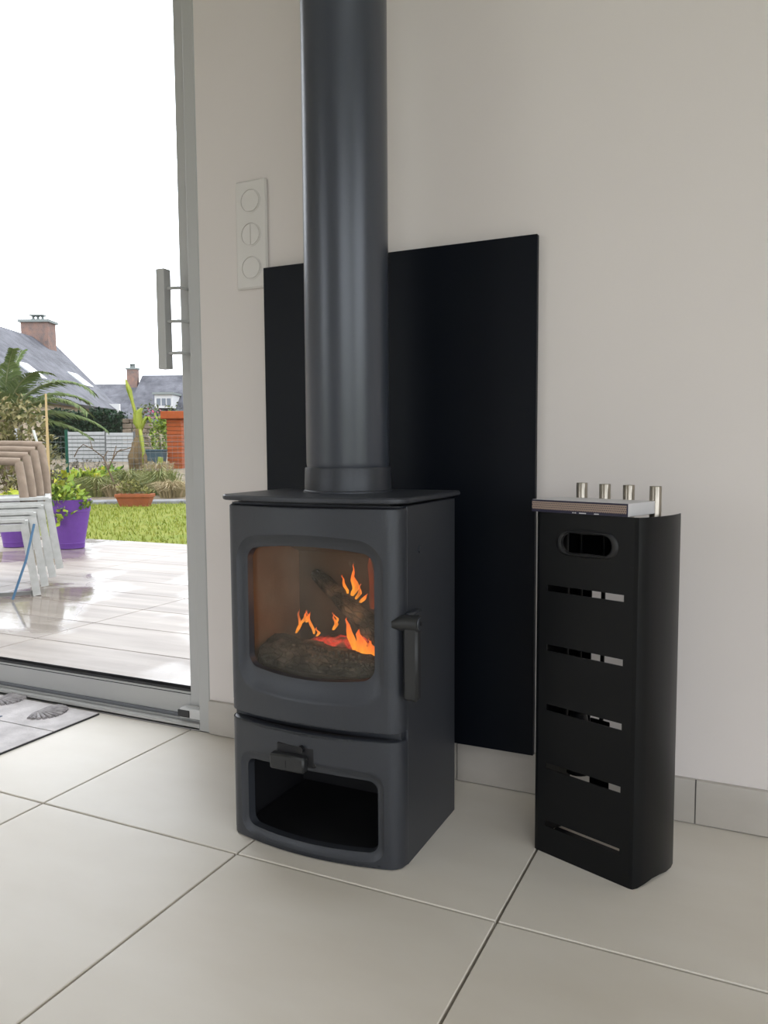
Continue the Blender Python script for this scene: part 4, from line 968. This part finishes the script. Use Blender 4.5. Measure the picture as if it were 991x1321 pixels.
for x, y in ((39, 479), (103, 491)):
    c_ = roof_px(x, y); ux = (EB-EA).normalized(); uz = (RA-EA) - ux*(RA-EA).dot(ux); uz.normalize(); nn = ux.cross(uz); nn = nn if nn.z > 0 else -nn
    MB().slab([c_-ux*.55-uz*.5+nn*.08, c_+ux*.55-uz*.5+nn*.08, c_+ux*.55+uz*.5+nn*.08, c_-ux*.55+uz*.5+nn*.08], .1).build('skylight', m_sky, h1)
cw = plot((58-495.5)/FPX*38, 38, 0); 
def chimney(parent, lo_, x, ytop, ybot, wpx, d, pots):
    c_ = plot((x-495.5)/FPX*d, d, 0) - lo_; zt = at(x, ytop, d).z - lo_.z; zb = at(x, ybot, d).z - lo_.z - .6; w = wpx/FPX*d/2; Rz = Matrix.Translation((c_.x, c_.y, 0)) @ Matrix.Rotation(YAW, 4, 'Z')
    ch = MB().box(-w, w, -w*.7, w*.7, zb, zt, Rz).build('chimney', m_brk, parent)
    MB().box(-w*1.15, w*1.15, -w*.85, w*.85, zt, zt+.12, Rz).build('chimney_cap', m_cap, ch)
    k = MB().box(-w*.42, w*.42, -w*.3, w*.3, zt+.12, zt+.2, Rz)
    for a_ in (-.35, 0, .35): k.box(w*a_-.05, w*a_+.05, -.05, .05, zt+.2, zt+.36, Rz)
    k.box(-w*.5, w*.5, -w*.35, w*.35, zt+.36, zt+.42, Rz).build('chimney_pot', m_cap, ch)
chimney(h1, lo, 58, 420, 445, 34, 39.5, 1)
cw_ = at(147, 528, 37.2) - lo
MB().box(-.28, .28, -.1, .1, -.2, .25, Matrix.Translation(cw_) @ Matrix.Rotation(YAW, 4, 'Z')).build('window', m_whit, h1)
h2 = thing('long_slate_house', 'distant grey slate roofed house with a dormer window', 'house', plot(-17, 56, .4), YAW); lo2 = Vector(h2.location)
def X2(x, d=56): return (x-495.5)/FPX*d + 17
def Z2(y, d=56): return CAM.z + (582-y)/FPX*d - .4
def gable_roof(xa, xb, yr, name='roof'):
    zr_, ze_ = Z2(yr, 58), 2.2
    MB().prism([(-2.5, ze_), (2.2, zr_), (6.9, ze_)], xa, xb, 'x').build(name, m_slate, h2)
gable_roof(X2(100), X2(176), 497); gable_roof(X2(176), X2(330), 486)
MB().box(X2(102), X2(328), -2.2, 6.6, -.5, 2.25).build('wall', m_cream, h2)
for (xa, xb, ya, yb) in ((204, 227, 511, 528),):
    d_ = 54.2; o = MB().box(X2(xa, d_), X2(xb, d_), -2.0, 1.0, Z2(yb, d_), Z2(ya, d_)).build('dormer', m_whit, h2)
    MB().box(X2(xa, d_)-.1, X2(xb, d_)+.1, -2.2, 1.2, Z2(ya, d_), Z2(ya, d_)+.15).build('dormer_roof', m_cap, o)
    for k in range(3):
        x_ = X2(xa+2.5+k*6.6, d_); MB().box(x_, x_+.26, -2.03, -1.95, Z2(yb-3, d_), Z2(ya+5, d_)).build('pane', mat('dormer_pane_%d' % k, (.25, .28, .32), .1), o)
chimney(h2, lo2*0 + Vector((lo2.x, lo2.y, lo2.z)), 176, 478, 492, 13, 58, 1)
for ch_ in [o for o in h2.children if o.name.startswith('chimney')]:
    ch_.matrix_parent_inverse = Matrix.Rotation(-YAW, 4, 'Z')
an = at(183, 484, 58) - lo2; MB().tube([an, an + Vector((0, 0, 1.9))], .02, 5).build('aerial', m_cap, h2).matrix_parent_inverse = Matrix.Rotation(-YAW, 4, 'Z')
